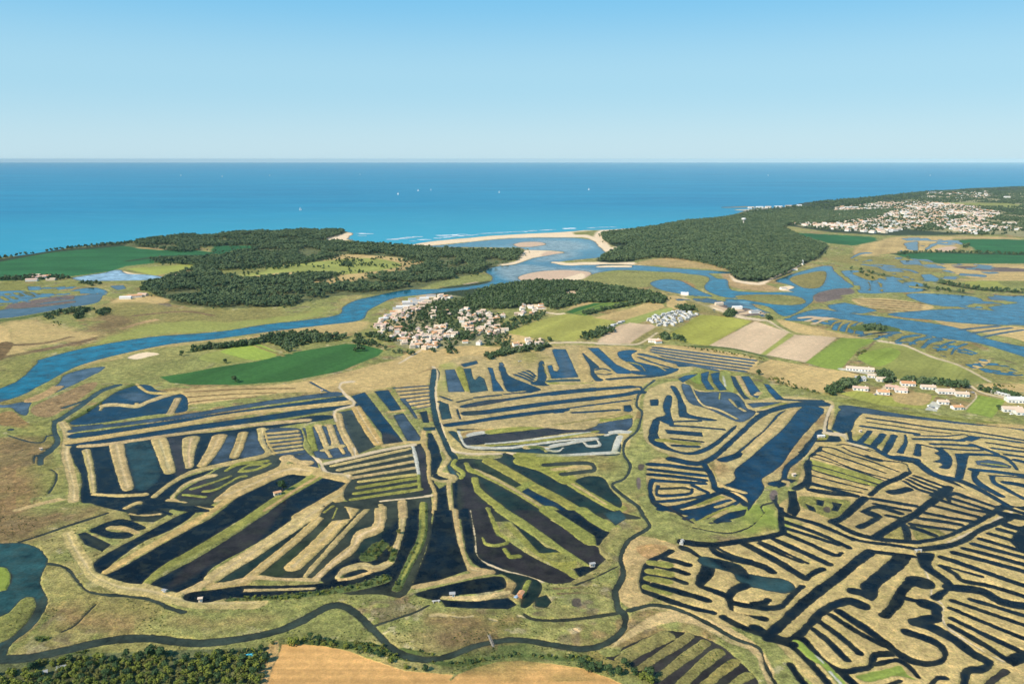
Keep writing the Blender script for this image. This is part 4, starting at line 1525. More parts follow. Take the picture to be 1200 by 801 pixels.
# sea bed / land far beyond, one sheet to the horizon under everything
def plane_obj(name, pts, z, m, kind='structure'):
    me = bpy.data.meshes.new(name)
    me.from_pydata([(x, y, z) for x, y in pts], [], [tuple(range(len(pts)))])
    me.update(); me.materials.append(m)
    o = bpy.data.objects.new(name, me); COL.objects.link(o)
    if kind: o['kind'] = kind
    return o
plane_obj('ground', [(-70000, -2000), (70000, -2000), (70000, 60000), (-70000, 60000)], -6.0, simple('sea_bed', (.2, .18, .1), .9, .2, .01))

# ------------------------------------------------------------------ water
def water_material():
    m, nt, b = mat('still_water')
    at = nd(nt, 'Attribute', attribute_name='cover')
    geo = nd(nt, 'NewGeometry'); pos = geo.outputs['Position']
    n2 = noise(nt, pos, .05, 4.0, .65)
    n1 = noise(nt, pos, .6, 2.0, .6)
    v = nd(nt, 'VectorMath', operation='SCALE')
    nt.links.new(at.outputs['Color'], v.inputs[0])
    nt.links.new(math_(nt, 'MULTIPLY', maprange(nt, n2, .3, .7, .35, 1.8), maprange(nt, n1, .3, .7, .8, 1.2)), v.inputs['Scale'])
    n3 = noise(nt, pos, .11, 5.0, .7)
    weed = mix(nt, maprange(nt, n3, .46, .70, 0., .8), v.outputs[0], mix(nt, .5, v.outputs[0], (.060, .064, .034, 1)))
    nt.links.new(weed, b.inputs['Base Color'])
    b.inputs['Roughness'].default_value = .12
    b.inputs['IOR'].default_value = 1.33
    b.inputs['Specular IOR Level'].default_value = .09
    bp = nd(nt, 'Bump'); bp.inputs['Distance'].default_value = .03; bp.inputs['Strength'].default_value = .4
    nt.links.new(n1, bp.inputs['Height']); nt.links.new(bp.outputs[0], b.inputs['Normal'])
    return m
MW = water_material()
# shore of the open sea: cells beyond this line belong to the sea sheet
SHORE = np.array([(-6000, 330), (-60, 307), (0, 305), (75, 294), (150, 288), (250, 279.5), (320, 274), (400, 276), (420, 284.5), (440, 288.5), (487, 288.5), (505, 286.5), (575, 278.5), (625, 276), (670, 274), (707, 272), (745, 270), (800, 263), (850, 258), (900, 249), (944, 240), (1020, 233), (1075, 227), (1145, 222.5), (1230, 220), (1600, 218), (6000, 218)], float)
vb_ = np.interp(UU, SHORE[:, 0], SHORE[:, 1])
st = 2                                                # half resolution is enough for flat water
Ss = S[::st, ::st]; Us = UU[::st]; Vs = VV[::st]
nv2, nu2 = Ss.shape
low = np.minimum(np.minimum(Ss[:-1, :-1], Ss[1:, :-1]), np.minimum(Ss[:-1, 1:], Ss[1:, 1:]))
# include the finer rows between
fine = S[:(nv2 - 1) * st + 1, :(nu2 - 1) * st + 1]
for di in range(st + 1):
    for dj in range(st + 1):
        low = np.minimum(low, fine[di:di + (nv2 - 1) * st:st, dj:dj + (nu2 - 1) * st:st])
wet = low < 0
wet &= Vs[:-1][:, None] > np.interp(Us[:-1], SHORE[:, 0], SHORE[:, 1])[None, :] - 1.0
# connected pieces of water (union-find on runs of cells)
lab = np.zeros(wet.shape, np.int32); parent = [0]
def find(a):
    while parent[a] != a:
        parent[a] = parent[parent[a]]; a = parent[a]
    return a
prev = []
for i in range(wet.shape[0]):
    row = wet[i]
    edges = np.flatnonzero(np.diff(np.concatenate([[0], row.astype(np.int8), [0]])))
    runs = []
    for s0, e0 in zip(edges[::2], edges[1::2]):
        parent.append(len(parent)); l = len(parent) - 1
        for (ps, pe, pl) in prev:
            if ps < e0 and pe > s0:
                ra, rb = find(pl), find(l)
                if ra != rb: parent[max(ra, rb)] = min(ra, rb)
        lab[i, s0:e0] = l; runs.append((s0, e0, l))
    prev = runs
root = np.array([find(i) for i in range(len(parent))], np.int32)
lab = root[lab]
ids, cnt = np.unique(lab[lab > 0], return_counts=True)
def lab_at(u, v):
    return lab[np.searchsorted(Vs, v), np.searchsorted(Us, u)]
NAMED = {}
for nm, u, v in (('river', 260, 389), ('river', 560, 325), ('creek', 690, 757), ('creek', 350, 720), ('creek', 20, 690), ('lagoon', 150, 323), ('lagoon', 1010, 375), ('lagoon', 1130, 370), ('canal', 960, 700)):
    l = lab_at(u, v)
    if l: NAMED.setdefault(int(l), nm)
IDX2 = (np.arange(nv2)[:, None] * st * NU + np.arange(nu2)[None, :] * st).astype(np.int32)
Q2 = np.stack([IDX2[:-1, :-1], IDX2[1:, :-1], IDX2[1:, 1:], IDX2[:-1, 1:]], -1)
wcol = np.concatenate([WC.reshape(-1, 3), np.ones((NV * NU, 1), np.float32)], 1)
flat = allco.copy(); flat[:, 2] = 0.0
small = []
for l, n in zip(ids, cnt):
    if n < 6: small.append(l); continue
    q = Q2[lab == l]
    used, inv = np.unique(q, return_inverse=True)
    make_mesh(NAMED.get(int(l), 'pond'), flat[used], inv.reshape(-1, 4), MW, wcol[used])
if small:
    q = Q2[np.isin(lab, small)]
    used, inv = np.unique(q, return_inverse=True)
    make_mesh('puddle', flat[used], inv.reshape(-1, 4), MW, wcol[used])
print('water pieces', len(ids), 'grid', NV, NU)

def sea_material():
    m, nt, b = mat('open_sea')
    geo = nd(nt, 'NewGeometry'); pos = geo.outputs['Position']
    mp = nd(nt, 'Mapping'); mp.inputs['Scale'].default_value = (.25, 1, 1); mp.inputs['Rotation'].default_value = (0, 0, .12)
    nt.links.new(pos, mp.inputs[0])
    n1 = noise(nt, mp.outputs[0], .0022, 5.0, .62)
    n2 = noise(nt, mp.outputs[0], .02, 4.0, .65)
    n3 = noise(nt, pos, .09, 3.0, .6)
    sep = nd(nt, 'SeparateXYZ'); nt.links.new(pos, sep.inputs[0])
    # shallows: sandy floor towards the river mouth and beaches
    dx = math_(nt, 'MULTIPLY', math_(nt, 'SUBTRACT', sep.outputs[0], 250.0), .55)
    dy = math_(nt, 'SUBTRACT', sep.outputs[1], 2300.0)
    rr = math_(nt, 'SQRT', math_(nt, 'ADD', math_(nt, 'MULTIPLY', dx, dx), math_(nt, 'MULTIPLY', dy, dy)))
    sh = maprange(nt, math_(nt, 'ADD', rr, math_(nt, 'MULTIPLY', math_(nt, 'SUBTRACT', n1, .5), 1200.0)), 350., 2200., 1., 0.)
    deep = mix(nt, maprange(nt, n1, .35, .65), (.001, .170, .315, 1), (.003, .240, .385, 1))
    col = mix(nt, math_(nt, 'MULTIPLY', sh, .8), deep, (.045, .36, .46, 1))
    col = mix(nt, maprange(nt, n2, .52, .72, 0., .5), col, (.08, .36, .48, 1))
    nt.links.new(col, b.inputs['Base Color'])
    b.inputs['Roughness'].default_value = .35
    b.inputs['IOR'].default_value = 1.33
    b.inputs['Specular IOR Level'].default_value = .03
    bp = nd(nt, 'Bump'); bp.inputs['Distance'].default_value = .5; bp.inputs['Strength'].default_value = .3
    nt.links.new(n3, bp.inputs['Height']); nt.links.new(bp.outputs[0], b.inputs['Normal'])
    return m
edge = [G(u, v) for u, v in SHORE]
pts = [(-60000, edge[0][1])] + edge + [(60000, edge[-1][1]), (60000, 60000), (-60000, 60000)]
plane = bpy.data.meshes.new('sea')
tri = tessellate_polygon([[Vector((x, y, 0)) for x, y in pts]])
plane.from_pydata([(x, y, -.04) for x, y in pts], [], [tuple(t) for t in tri])
plane.update(); plane.materials.append(sea_material())
bmx = bmesh.new(); bmx.from_mesh(plane); bmesh.ops.recalc_face_normals(bmx, faces=bmx.faces)
if bmx.faces[0].normal.z < 0: bmesh.ops.reverse_faces(bmx, faces=bmx.faces)
bmx.to_mesh(plane); bmx.free()
so = bpy.data.objects.new('sea', plane); COL.objects.link(so); so['kind'] = 'structure'
# ------------------------------------------------------------------ vegetation
def leaf_material(name, dark, light, scale=.5):
    m, nt, b = mat(name)
    geo = nd(nt, 'NewGeometry'); oi = nd(nt, 'ObjectInfo')
    n = noise(nt, geo.outputs['Position'], scale, 4.0)
    f = math_(nt, 'ADD', math_(nt, 'MULTIPLY', maprange(nt, n, .3, .7), .6), math_(nt, 'MULTIPLY', oi.outputs['Random'], .4))
    c = mix(nt, f, (*dark, 1), (*light, 1))
    nt.links.new(c, b.inputs['Base Color'])
    b.inputs['Roughness'].default_value = .8
    b.inputs['Specular IOR Level'].default_value = .2
    return m
M_PINE = leaf_material('pine_needles', (.038, .080, .034), (.160, .210, .088), .02)
M_LEAF = leaf_material('broad_leaves', (.070, .105, .018), (.250, .270, .040), .35)
M_OLIVE = leaf_material('olive_leaves', (.075, .092, .026), (.210, .200, .050), .35)
M_DARK = leaf_material('dark_leaves', (.026, .058, .020), (.075, .120, .038), .35)
M_GREY = leaf_material('grey_leaves', (.075, .085, .060), (.150, .160, .110), .35)
M_BARK = simple('bark', (.10, .075, .05), .9, .3, 3.0)

def leaf_cloud(r, n, rx, rz, zc, size, clumps=7, flat=.0):
    """many small leaf faces gathered in clumps through a crown volume -> verts, faces"""
    vs_, fs = [], []
    cl = []
    for i in range(clumps):
        a = r.uniform(0, 2 * math.pi); q = rx * math.sqrt(r.random()) * .62
        cl.append((q * math.cos(a), q * math.sin(a), zc + r.uniform(-.55, .75) * rz, r.uniform(.42, .62)))
    for i in range(n):
        cx, cy, cz, cr = cl[i % clumps]
        d = Vector((r.gauss(0, 1), r.gauss(0, 1), r.gauss(0, 1))).normalized()
        k = r.uniform(.75, 1.05)
        p = Vector((cx + d.x * cr * rx * k, cy + d.y * cr * rx * k, cz + d.z * cr * rz * k * .9))
        nrm = (d + Vector((r.uniform(-.6, .6), r.uniform(-.6, .6), r.uniform(-.3, .7)))).normalized()
        t = nrm.orthogonal().normalized(); b = nrm.cross(t)
        a = r.uniform(0, 6.28); t, b = t * math.cos(a) + b * math.sin(a), b * math.cos(a) - t * math.sin(a)
        s = size * r.uniform(.6, 1.3)
        i0 = len(vs_)
        vs_ += [p - t * s, p + b * s * .7 - nrm * s * .2, p + t * s, p - b * s * .7 - nrm * s * .2]
        fs.append((i0, i0 + 1, i0 + 2, i0 + 3))
    return vs_, fs
def crown_mesh(name, seed, rx, rz, zc, n, size, m, clumps=7):
    r = random.Random(seed)
    v, f = leaf_cloud(r, n, rx, rz, zc, size, clumps)
    me = bpy.data.meshes.new(name); me.from_pydata(v, [], f); me.update(); me.materials.append(m)
    return me
def trunk_mesh(name, h, r0, seed, limbs=4):
    r = random.Random(seed); vs_, fs = [], []
    def tube(p0, p1, a, b):
        d = (p1 - p0).normalized(); t = d.orthogonal().normalized(); q = d.cross(t); i0 = len(vs_)
        for p, rad in ((p0, a), (p1, b)):
            for k in range(5):
                an = k * 2 * math.pi / 5
                vs_.append(p + (t * math.cos(an) + q * math.sin(an)) * rad)
        for k in range(5):
            fs.append((i0 + k, i0 + (k + 1) % 5, i0 + 5 + (k + 1) % 5, i0 + 5 + k))
    top = Vector((r.uniform(-.2, .2), r.uniform(-.2, .2), h))
    tube(Vector((0, 0, -.4)), top, r0, r0 * .6)
    for k in range(limbs):
        a = k * 2 * math.pi / limbs + r.uniform(-.4, .4)
        tube(top * r.uniform(.6, 1), top + Vector((math.cos(a) * h * .7, math.sin(a) * h * .7, h * .7)), r0 * .5, r0 * .15)
    me = bpy.data.meshes.new(name); me.from_pydata(vs_, [], fs); me.update(); me.materials.append(M_BARK)
    return me

def in_poly(P, x, y):
    ins = np.zeros(x.shape, bool); n = len(P)
    for i in range(n):
        x0, y0 = P[i]; x1, y1 = P[(i + 1) % n]
        c = ((y0 > y) != (y1 > y))
        if y0 != y1: ins ^= c & (x < (x1 - x0) * (y - y0) / (y1 - y0) + x0)
    return ins
def px(ox, oy, s, txt):
    return np.array([[float(k) for k in p.split(',')] for p in txt.split()]) / s + np.array([ox, oy])
def to_ground(P):
    return np.column_stack(ground_xy(P[:, 0], P[:, 1]))
def scatter(P, spacing, holes=(), jitter=.45, thin=None, seed=0):
    """jittered grid points inside a ground polygon (metres)"""
    r = np.random.default_rng(seed)
    g = to_ground(P); x0, y0 = g.min(0); x1, y1 = g.max(0)
    x, y = np.meshgrid(np.arange(x0, x1, spacing), np.arange(y0, y1, spacing))
    x = x.ravel() + r.uniform(-jitter, jitter, x.size) * spacing
    y = y.ravel() + r.uniform(-jitter, jitter, y.size) * spacing
    k = in_poly(g, x, y)
    for h in holes:
        k &= ~in_poly(to_ground(h), x, y)
    x, y = x[k], y[k]
    if thin is not None:
        dens = .5 + .5 * vnoise(x, y, thin[0], 11) + .2 * vnoise(x, y, thin[0] * .3, 12)
        kk = dens > thin[1]; x, y = x[kk], y[kk]
    return np.column_stack([x, y])

# ---- source trees for the woods (kept in a collection of their own, not in the scene)
def source_collection(name, meshes):
    c = bpy.data.collections.new(name)
    for me in meshes:
        o = bpy.data.objects.new(me.name, me); c.objects.link(o)
    return c
pines = [crown_mesh('pine_crown', 20 + i, 4.6, 3.0, 5.2 + .5 * i, 84, 1.5, M_PINE, 6) for i in range(4)]
oaks = [crown_mesh('oak_crown', 40 + i, 3.8, 3.0, 3.6, 80, 1.25, M_DARK if i % 2 else M_PINE, 6) for i in range(4)]
shrubs = [crown_mesh('shrub_crown', 60 + i, 1.5, 1.0, .9, 44, .55, (M_OLIVE, M_LEAF, M_DARK)[i % 3], 4) for i in range(3)]
mixed = [crown_mesh('grove_crown', 70 + i, 2.2, 1.9, 2.2, 120, .62, (M_LEAF, M_OLIVE, M_LEAF, M_DARK)[i], 6) for i in range(4)]
SRC = {'pine': source_collection('pine_source', pines), 'oak': source_collection('oak_source', oaks),
       'shrub': source_collection('shrub_source', shrubs), 'grove': source_collection('grove_source', mixed)}
def wood(name, pts, src, z=.45, smin=.7, smax=1.3, seed=0, label=None):
    """one wood that reads as a mass: a point cloud that carries a tree on every point"""
    me = bpy.data.meshes.new(name)
    pts = np.asarray(pts); pts = pts[on_land(pts[:, 0], pts[:, 1])]
    me.from_pydata([(x, y, z) for x, y in pts], [], [])
    o = bpy.data.objects.new(name, me); COL.objects.link(o); o['kind'] = 'stuff'
    ng = bpy.data.node_groups.new(name, 'GeometryNodeTree')
    ng.interface.new_socket('Geometry', in_out='INPUT', socket_type='NodeSocketGeometry')
    ng.interface.new_socket('Geometry', in_out='OUTPUT', socket_type='NodeSocketGeometry')
    N = ng.nodes; gi = N.new('NodeGroupInput'); go = N.new('NodeGroupOutput')
    ci = N.new('GeometryNodeCollectionInfo'); ci.inputs['Collection'].default_value = SRC[src]
    ci.inputs['Separate Children'].default_value = True; ci.inputs['Reset Children'].default_value = True
    ip = N.new('GeometryNodeInstanceOnPoints'); ip.inputs['Pick Instance'].default_value = True
    def rv(t, lo, hi, s):
        n = N.new('FunctionNodeRandomValue'); n.data_type = t
        i = {'FLOAT': (2, 3, 1), 'INT': (4, 5, 2), 'FLOAT_VECTOR': (0, 1, 0)}[t]
        n.inputs[i[0]].default_value = lo; n.inputs[i[1]].default_value = hi
        n.inputs['Seed'].default_value = s + seed
        return n.outputs[i[2]]
    L = ng.links
    L.new(gi.outputs[0], ip.inputs['Points']); L.new(ci.outputs[0], ip.inputs['Instance'])
    L.new(rv('INT', 0, len(SRC[src].objects) - 1, 1), ip.inputs['Instance Index'])
    L.new(rv('FLOAT_VECTOR', (0, 0, 0), (0, 0, 6.283), 2), ip.inputs['Rotation'])
    L.new(rv('FLOAT', smin, smax, 3), ip.inputs['Scale'])
    L.new(ip.outputs[0], go.inputs[0])
    md = o.modifiers.new('trees', 'NODES'); md.node_group = ng
    return o

FOREST_LEFT = px(250, 230, 4, '-360,212 -170,188 200,168 300,160 620,163 590,184 530,200 620,222 930,236 1200,258 1430,256 1455,266 1420,302 1350,322 1280,342 1190,382 1000,402 900,432 750,457 580,450 520,477 350,520 0,524 -170,502 -290,462 -320,430 -180,372 -60,332 -130,322 -250,318 -300,300 0,290 -20,262 -180,262 -360,236')
HOLES_LEFT = [px(250, 230, 4, '-10,352 120,345 300,318 430,318 560,288 640,272 860,282 1000,308 990,330 880,347 640,410 540,425 470,412 540,380 400,370 150,395'),
              px(250, 230, 4, '-10,236 230,232 190,248 60,276 -40,290 -100,262'), px(250, 230, 4, '395,255 440,240 520,262 480,285 400,285'),
              px(250, 230, 4, '-360,232 -180,226 -168,250 -230,252'), px(250, 230, 4, '1050,350 1130,330 1180,310 1200,330 1120,350')]
FOREST_RIGHT = px(700, 230, 4, '15,176 60,172 170,160 280,144 400,120 500,112 600,102 700,84 860,76 1000,68 1100,74 1400,64 1300,108 1100,126 900,133 870,152 950,192 1075,236 1030,292 955,322 880,368 800,396 720,400 640,386 600,346 520,320 440,304 330,292 260,288 130,308 5,306 30,276 100,250 130,245 160,230 60,226 30,212')
FOREST_MID = px(500, 230, 4, '30,445 200,412 330,402 500,402 650,428 850,455 928,484 910,506 830,500 750,496 540,500 400,532 300,500 220,520 130,530 20,522 0,492'.replace('30,445', '230,447').replace('200,412', '400,416'))
FOREST_MID = px(500, 230, 4, '232,447 330,425 400,414 470,404 530,399 620,402 700,404 850,424 1050,454 1128,484 1110,506 1040,502 960,496 740,500 600,532 500,504 420,522 330,532 240,524 200,500')
pts = scatter(FOREST_LEFT, 7.2, HOLES_LEFT, seed=1, thin=(52., .34))
wood('pine_wood', pts, 'pine', seed=1, smin=.6, smax=1.25)
n_tr = len(pts)
pts = scatter(FOREST_RIGHT, 7.4, [px(700, 230, 4, '160,120 175,118 180,126 165,127')], seed=2, thin=(34., .14))
wood('pine_wood', pts, 'pine', seed=2, smin=.6, smax=1.25); n_tr += len(pts)
pts = scatter(FOREST_MID, 6.5, [px(500, 230, 4, '640,450 700,445 730,455 700,468 650,465'), px(500, 230, 4, '460,510 550,508 560,530 520,530')], seed=3, thin=(40., .05))
wood('oak_wood', pts, 'oak', seed=3, smin=.8, smax=1.35); n_tr += len(pts)
def swell_poly(P, k):
    c = P.mean(0); return c + (P - c) * k
for i, (P, hol, src, sp) in enumerate(((FOREST_LEFT, HOLES_LEFT[:1], 'pine', 30), (FOREST_RIGHT, (), 'pine', 24), (FOREST_MID, (), 'oak', 16))):
    Pn = swell_poly(P, 1.05)
    pts = scatter(Pn, sp, hol, seed=30 + i, thin=(40., .35)); u_, v_ = uv_of(pts[:, 0], pts[:, 1])
    wood('stray_trees', pts, src, seed=30 + i, smin=.4, smax=.95)
# outer woods along the far coast and among the far town's gardens
FAR_WOOD = px(900, 200, 4, '-100,180 180,150 480,124 700,100 980,86 1300,70 2000,60 2000,300 1200,290 1050,306 850,296 600,278 500,290 300,280 100,262 -90,250')
pts = scatter(FAR_WOOD, 17., [px(900, 200, 4, '720,150 1000,150 1180,160 1180,172 800,165')], seed=4, thin=(90., .40))
wood('far_wood', pts, 'oak', seed=4, smin=.9, smax=1.7); n_tr += len(pts)
# pine stands in the left clearing, at the field edges, along lagoons
for i, (ox, oy, tx, sp, src) in enumerate([
    (250, 230, '380,368 470,360 580,362 600,372 520,392 400,392', 7.5, 'oak'),
    (250, 230, '600,318 625,310 650,320 640,330 605,330', 7, 'oak'),
    (250, 230, '870,300 980,285 1000,300 960,318 880,312', 12, 'oak'),
    (250, 230, '130,330 330,318 410,320 400,332 300,344 150,342', 11, 'oak'),
    (250, 230, '190,690 330,648 480,645 630,660 600,676 480,690 420,702 350,735 300,700 250,690', 6, 'oak'),
    (250, 230, '10,706 180,684 300,650 330,652 190,700 20,716', 5, 'oak'),
    (0, 230, '200,560 380,525 450,530 420,545 300,556 210,585', 7, 'oak'),
    (0, 230, '450,545 510,530 520,550 470,565', 6, 'oak'),
    (0, 230, '345,565 385,552 400,568 360,576', 6, 'oak'),
    (0, 230, '200,590 320,590 340,610 240,608', 8, 'shrub'),
    (0, 230, '650,420 700,400 760,395 740,430 700,450 660,445', 8, 'oak'),
    (0, 230, '0,386 140,375 260,372 330,385 300,395 130,398 0,398', 9, 'oak'),
    (0, 230, '370,410 450,402 490,412 430,425', 9, 'oak'),
    (0, 290, '-400,70 0,46 280,0 540,-18 640,-28 640,-22 560,-12 300,8 0,54 -400,80', 9, 'oak'),
    (0, 230, '740,310 860,290 1000,280 1030,290 900,318 760,325', 11, 'oak'),
    (700, 230, '365,525 440,520 480,540 470,548 380,540', 6, 'oak'),
    (700, 230, '590,558 630,535 645,550 640,566 600,568', 5, 'oak'),
    (700, 230, '795,575 815,570 818,582 800,586', 5, 'oak'),
    (500, 230, '715,660 800,632 870,622 885,635 820,660 740,680', 6, 'oak'),
    (500, 230, '1095,660 1120,652 1140,668 1110,676', 5, 'oak'),
    (700, 230, '295,655 325,650 330,675 300,675', 5, 'oak'),
    (700, 230, '345,665 400,660 410,685 390,685', 6, 'oak'),
    (500, 230, '730,552 980,497 1010,498 1000,505 800,545 770,562', 5, 'oak'),
    (500, 230, '250,760 330,735 420,720 490,715 490,728 400,740 300,765', 5, 'oak'),
    (500, 230, '500,735 560,700 580,705 540,722', 5, 'oak'),
    (250, 230, '690,640 700,650 700,730 670,730 660,690', 7, 'oak'),
    (900, 400, '265,240 330,200 400,180 440,182 420,200 350,235 290,260', 4.2, 'oak'),
    (900, 400, '510,150 575,155 600,190 560,200 520,180', 4.2, 'oak'),
    (900, 400, '620,186 760,192 930,208 930,222 760,208 620,196', 4, 'oak'),
    (900, 400, '1050,205 1165,212 1165,218 1050,214', 4, 'shrub'),
    (900, 400, '1000,228 1100,245 1200,262 1200,278 1080,252 1000,238', 5, 'oak'),
    (900, 400, '410,60 460,36 470,42 425,72', 4, 'shrub'),
    (900, 400, '0,165 60,175 70,195 40,200 0,175', 5, 'shrub'),
    (700, 400, '820,165 870,175 940,215 1050,245 1040,252 930,226 860,205', 4.6, 'shrub'),
    (700, 400, '400,22 560,42 780,78 780,90 560,54 400,30', 7, 'shrub'),
    (900, 200, '800,520 900,540 1010,555 1200,566 1200,578 1010,566 900,550 800,530', 9, 'oak'),
    (900, 200, '500,480 620,508 700,538 840,556 950,575 850,575 690,545 560,515', 16, 'oak'),
    (900, 200, '590,388 700,380 840,380 1000,384 1200,390 1200,396 1000,391 840,387 700,388 600,396', 12, 'oak'),
    (900, 200, '330,465 420,455 560,490 640,510 560,520 440,500', 22, 'oak'),
    (900, 200, '440,735 500,725 560,740 540,755 450,752', 7, 'oak'),
    (900, 200, '640,412 700,408 720,420 660,424', 10, 'oak'),
    (900, 200, '910,350 940,345 945,362 915,366', 10, 'oak'),
    (0, 400, '890,40 960,30 1120,18 1200,-2 1200,8 1120,28 980,42 910,54', 6, 'oak'),
    (0, 400, '330,372 400,332 460,298 540,252 620,204 626,210 545,262 465,305 405,342 335,380', 3.2, 'shrub'),
]):
    P = px(ox, oy, 4, tx)
    pts = scatter(P, sp, seed=10 + i, thin=(14., .18))
    if len(pts): wood({'oak': 'tree_belt', 'shrub': 'shrub_belt'}[src], pts, src, seed=10 + i, smin=.6, smax=1.25); n_tr += len(pts)
for i, (ox, oy, sc4, tx, sp) in enumerate([
    (420, 340, 8.57, '590,230 700,150 860,100 960,135 1060,120 1200,100 1210,330 1080,345 930,300 880,352 800,332 700,318 600,300', 8.),
    (420, 340, 8.57, '400,370 480,345 580,360 600,395 540,420 440,425', 6.),
    (420, 340, 8.57, '960,440 1100,420 1190,450 1180,500 1040,520 970,500', 6.),
    (420, 340, 8.57, '60,450 200,430 300,480 430,500 420,530 250,520 150,500', 6.),
    (420, 340, 8.57, '30,540 150,500 270,590 380,610 560,630 560,655 400,650 240,610', 6.5),
    (420, 340, 8.57, '870,575 960,565 990,640 900,650', 6.),
    (420, 340, 8.57, '690,590 800,600 800,630 720,630', 6.),
    (420, 340, 8.57, '100,380 600,180 1000,90 1000,560 560,590 300,460', 9.5),
    (540, 350, 7.5, '390,205 480,170 560,170 700,120 770,130 700,190 520,250 430,278 395,270', 6.5),
    (540, 350, 7.5, '180,335 260,330 390,310 480,380 400,440 220,410', 7.),
    (540, 350, 7.5, '0,295 110,300 140,330 60,345 0,335', 6.),
    (540, 350, 7.5, '0,120 380,150 390,300 40,330', 9.),
    (540, 350, 7.5, '430,440 620,380 780,350 800,375 700,420 540,460', 9.),
    (250, 230, 4, '1190,440 1210,480 1240,530 1180,560 1150,530 1170,480', 7.),
]):
    pts = scatter(px(ox, oy, sc4, tx), sp, seed=140 + i, thin=(12., .22))
    wood('garden_trees', pts, 'oak', seed=140 + i, smin=.45, smax=.95); n_tr += len(pts)
pts = scatter(HOLES_LEFT[0], 13., seed=33, thin=(38., .62)); wood('clearing_trees', pts, 'oak', seed=33, smin=.5, smax=1.0)
# lone shrubs over the salt meadows and dykes: nobody could count them
lone = []
r_ = np.random.default_rng(5)
jj = np.flatnonzero((UU > -20) & (UU < 1220)); ii = np.flatnonzero((VV > 560) & (VV < 800))
cand_i = r_.choice(ii, 26000); cand_j = r_.choice(jj, 26000)
okc = (S[cand_i, cand_j] > .95) & (CLS[cand_i, cand_j] == CLASS_NAMES.index('salt_meadow'))
okc &= vnoise(GX[cand_i, cand_j], GYY[cand_i, cand_j], 18., 21) > .15
lone = np.column_stack([GX[cand_i[okc], cand_j[okc]], GYY[cand_i[okc], cand_j[okc]]])
wood('marsh_scrub', lone, 'shrub', z=.42, smin=.10, smax=.34, seed=77)
okd = (S[cand_i, cand_j] > .9) & (LC[cand_i, cand_j, 1] < .14) & (LC[cand_i, cand_j, 1] > .11) & (CLS[cand_i, cand_j] == CLASS_NAMES.index('levee'))
wood('dyke_scrub', np.column_stack([GX[cand_i[okd], cand_j[okd]], GYY[cand_i[okd], cand_j[okd]]]), 'shrub', z=.45, smin=.35, smax=.9, seed=78)
print('trees', n_tr, 'scrub', len(lone), int(okd.sum()))

# ---- trees one can tell apart: things of their own
TREE_KINDS = []
for k, (nm, m, rx, rz, zc, n, sz) in enumerate([
    ('yellow-green', M_LEAF, 2.3, 2.0, 2.5, 200, .55), ('olive-green', M_OLIVE, 2.0, 1.7, 2.1, 180, .5),
    ('dark green', M_DARK, 2.7, 2.5, 3.0, 220, .62), ('grey-green', M_GREY, 2.2, 2.0, 2.6, 190, .55)]):
    for v in range(2):
        TREE_KINDS.append((nm, crown_mesh('crown', 100 + k * 7 + v, rx, rz, zc, n, sz, m, 7 + v), trunk_mesh('trunk', zc * .6, .16, 200 + k + v)))
def tree(x, y, kind, s, label, group=None, cat='tree', name='broadleaf_tree', z=.45):
    t = bpy.data.objects.new(name, None); COL.objects.link(t)
    t.empty_display_size = .5
    t.location = (x, y, z); t.rotation_euler = (0, 0, random.uniform(0, 6.28)); 
    t.scale = (s, s, s * random.uniform(.72, 1.0))
    for pn, me in (('trunk', TREE_KINDS[kind][2]), ('crown', TREE_KINDS[kind][1])):
        o = bpy.data.objects.new(pn, me); COL.objects.link(o); o.parent = t
    tag(t, label, cat, group)
    return t
GROVE = px(0, 600, 4, '-40,830 -40,760 100,745 160,712 300,690 420,680 560,690 700,672 780,684 900,690 1050,668 1180,655 1240,640 1270,640 1235,830')
gp = scatter(GROVE, 3.3, [px(0, 600, 4, '175,770 200,740 260,730 300,715 310,740 230,780'), px(0, 600, 4, '1130,690 1140,675 1190,672 1195,690')], seed=50, thin=(9., .12))
gu, gv = uv_of(gp[:, 0], gp[:, 1]); infr = (gv < 803) & (gu > -8)
gp = np.concatenate([gp[infr][np.argsort(-gv[infr])], gp[~infr]])
vis = gp[:, 1] < 1e9
for i, (x, y) in enumerate(gp[:235]):
    k = int(rng.choice([0, 0, 1, 0, 2, 1, 0, 0, 1, 2, 0][:]))
    kk = {0: 0, 1: 2, 2: 4, 3: 6}[k] + int(rng.integers(2))
    sz_ = float(rng.uniform(.55, 1.0)); u_ = CX + x / (math.hypot(y * CT + H * ST, 0)) * F_PX
    wh = 'left of the two grove sheds' if u_ < 42 else ('between the sheds and dark pair' if u_ < 150 else ('between dark pair and blue tarpaulin' if u_ < 285 else 'right of the blue tarpaulin'))
    ed = 'creek' if i % 1000 >= 150 else 'inner'
    hs = 'low' if sz_ < .68 else ('tall' if sz_ > .88 else 'mid-sized')
    lb_ = '%s %s bush, %s side of the grove, %s' % (hs, TREE_KINDS[kk][0], ed, wh)
    tree(x, y, kk, sz_, lb_, lb_, 'bush', 'grove_bush')
rest = gp[235:]
if len(rest): wood('grove', rest, 'grove', seed=90, smin=.6, smax=1.)
print('grove', len(gp))
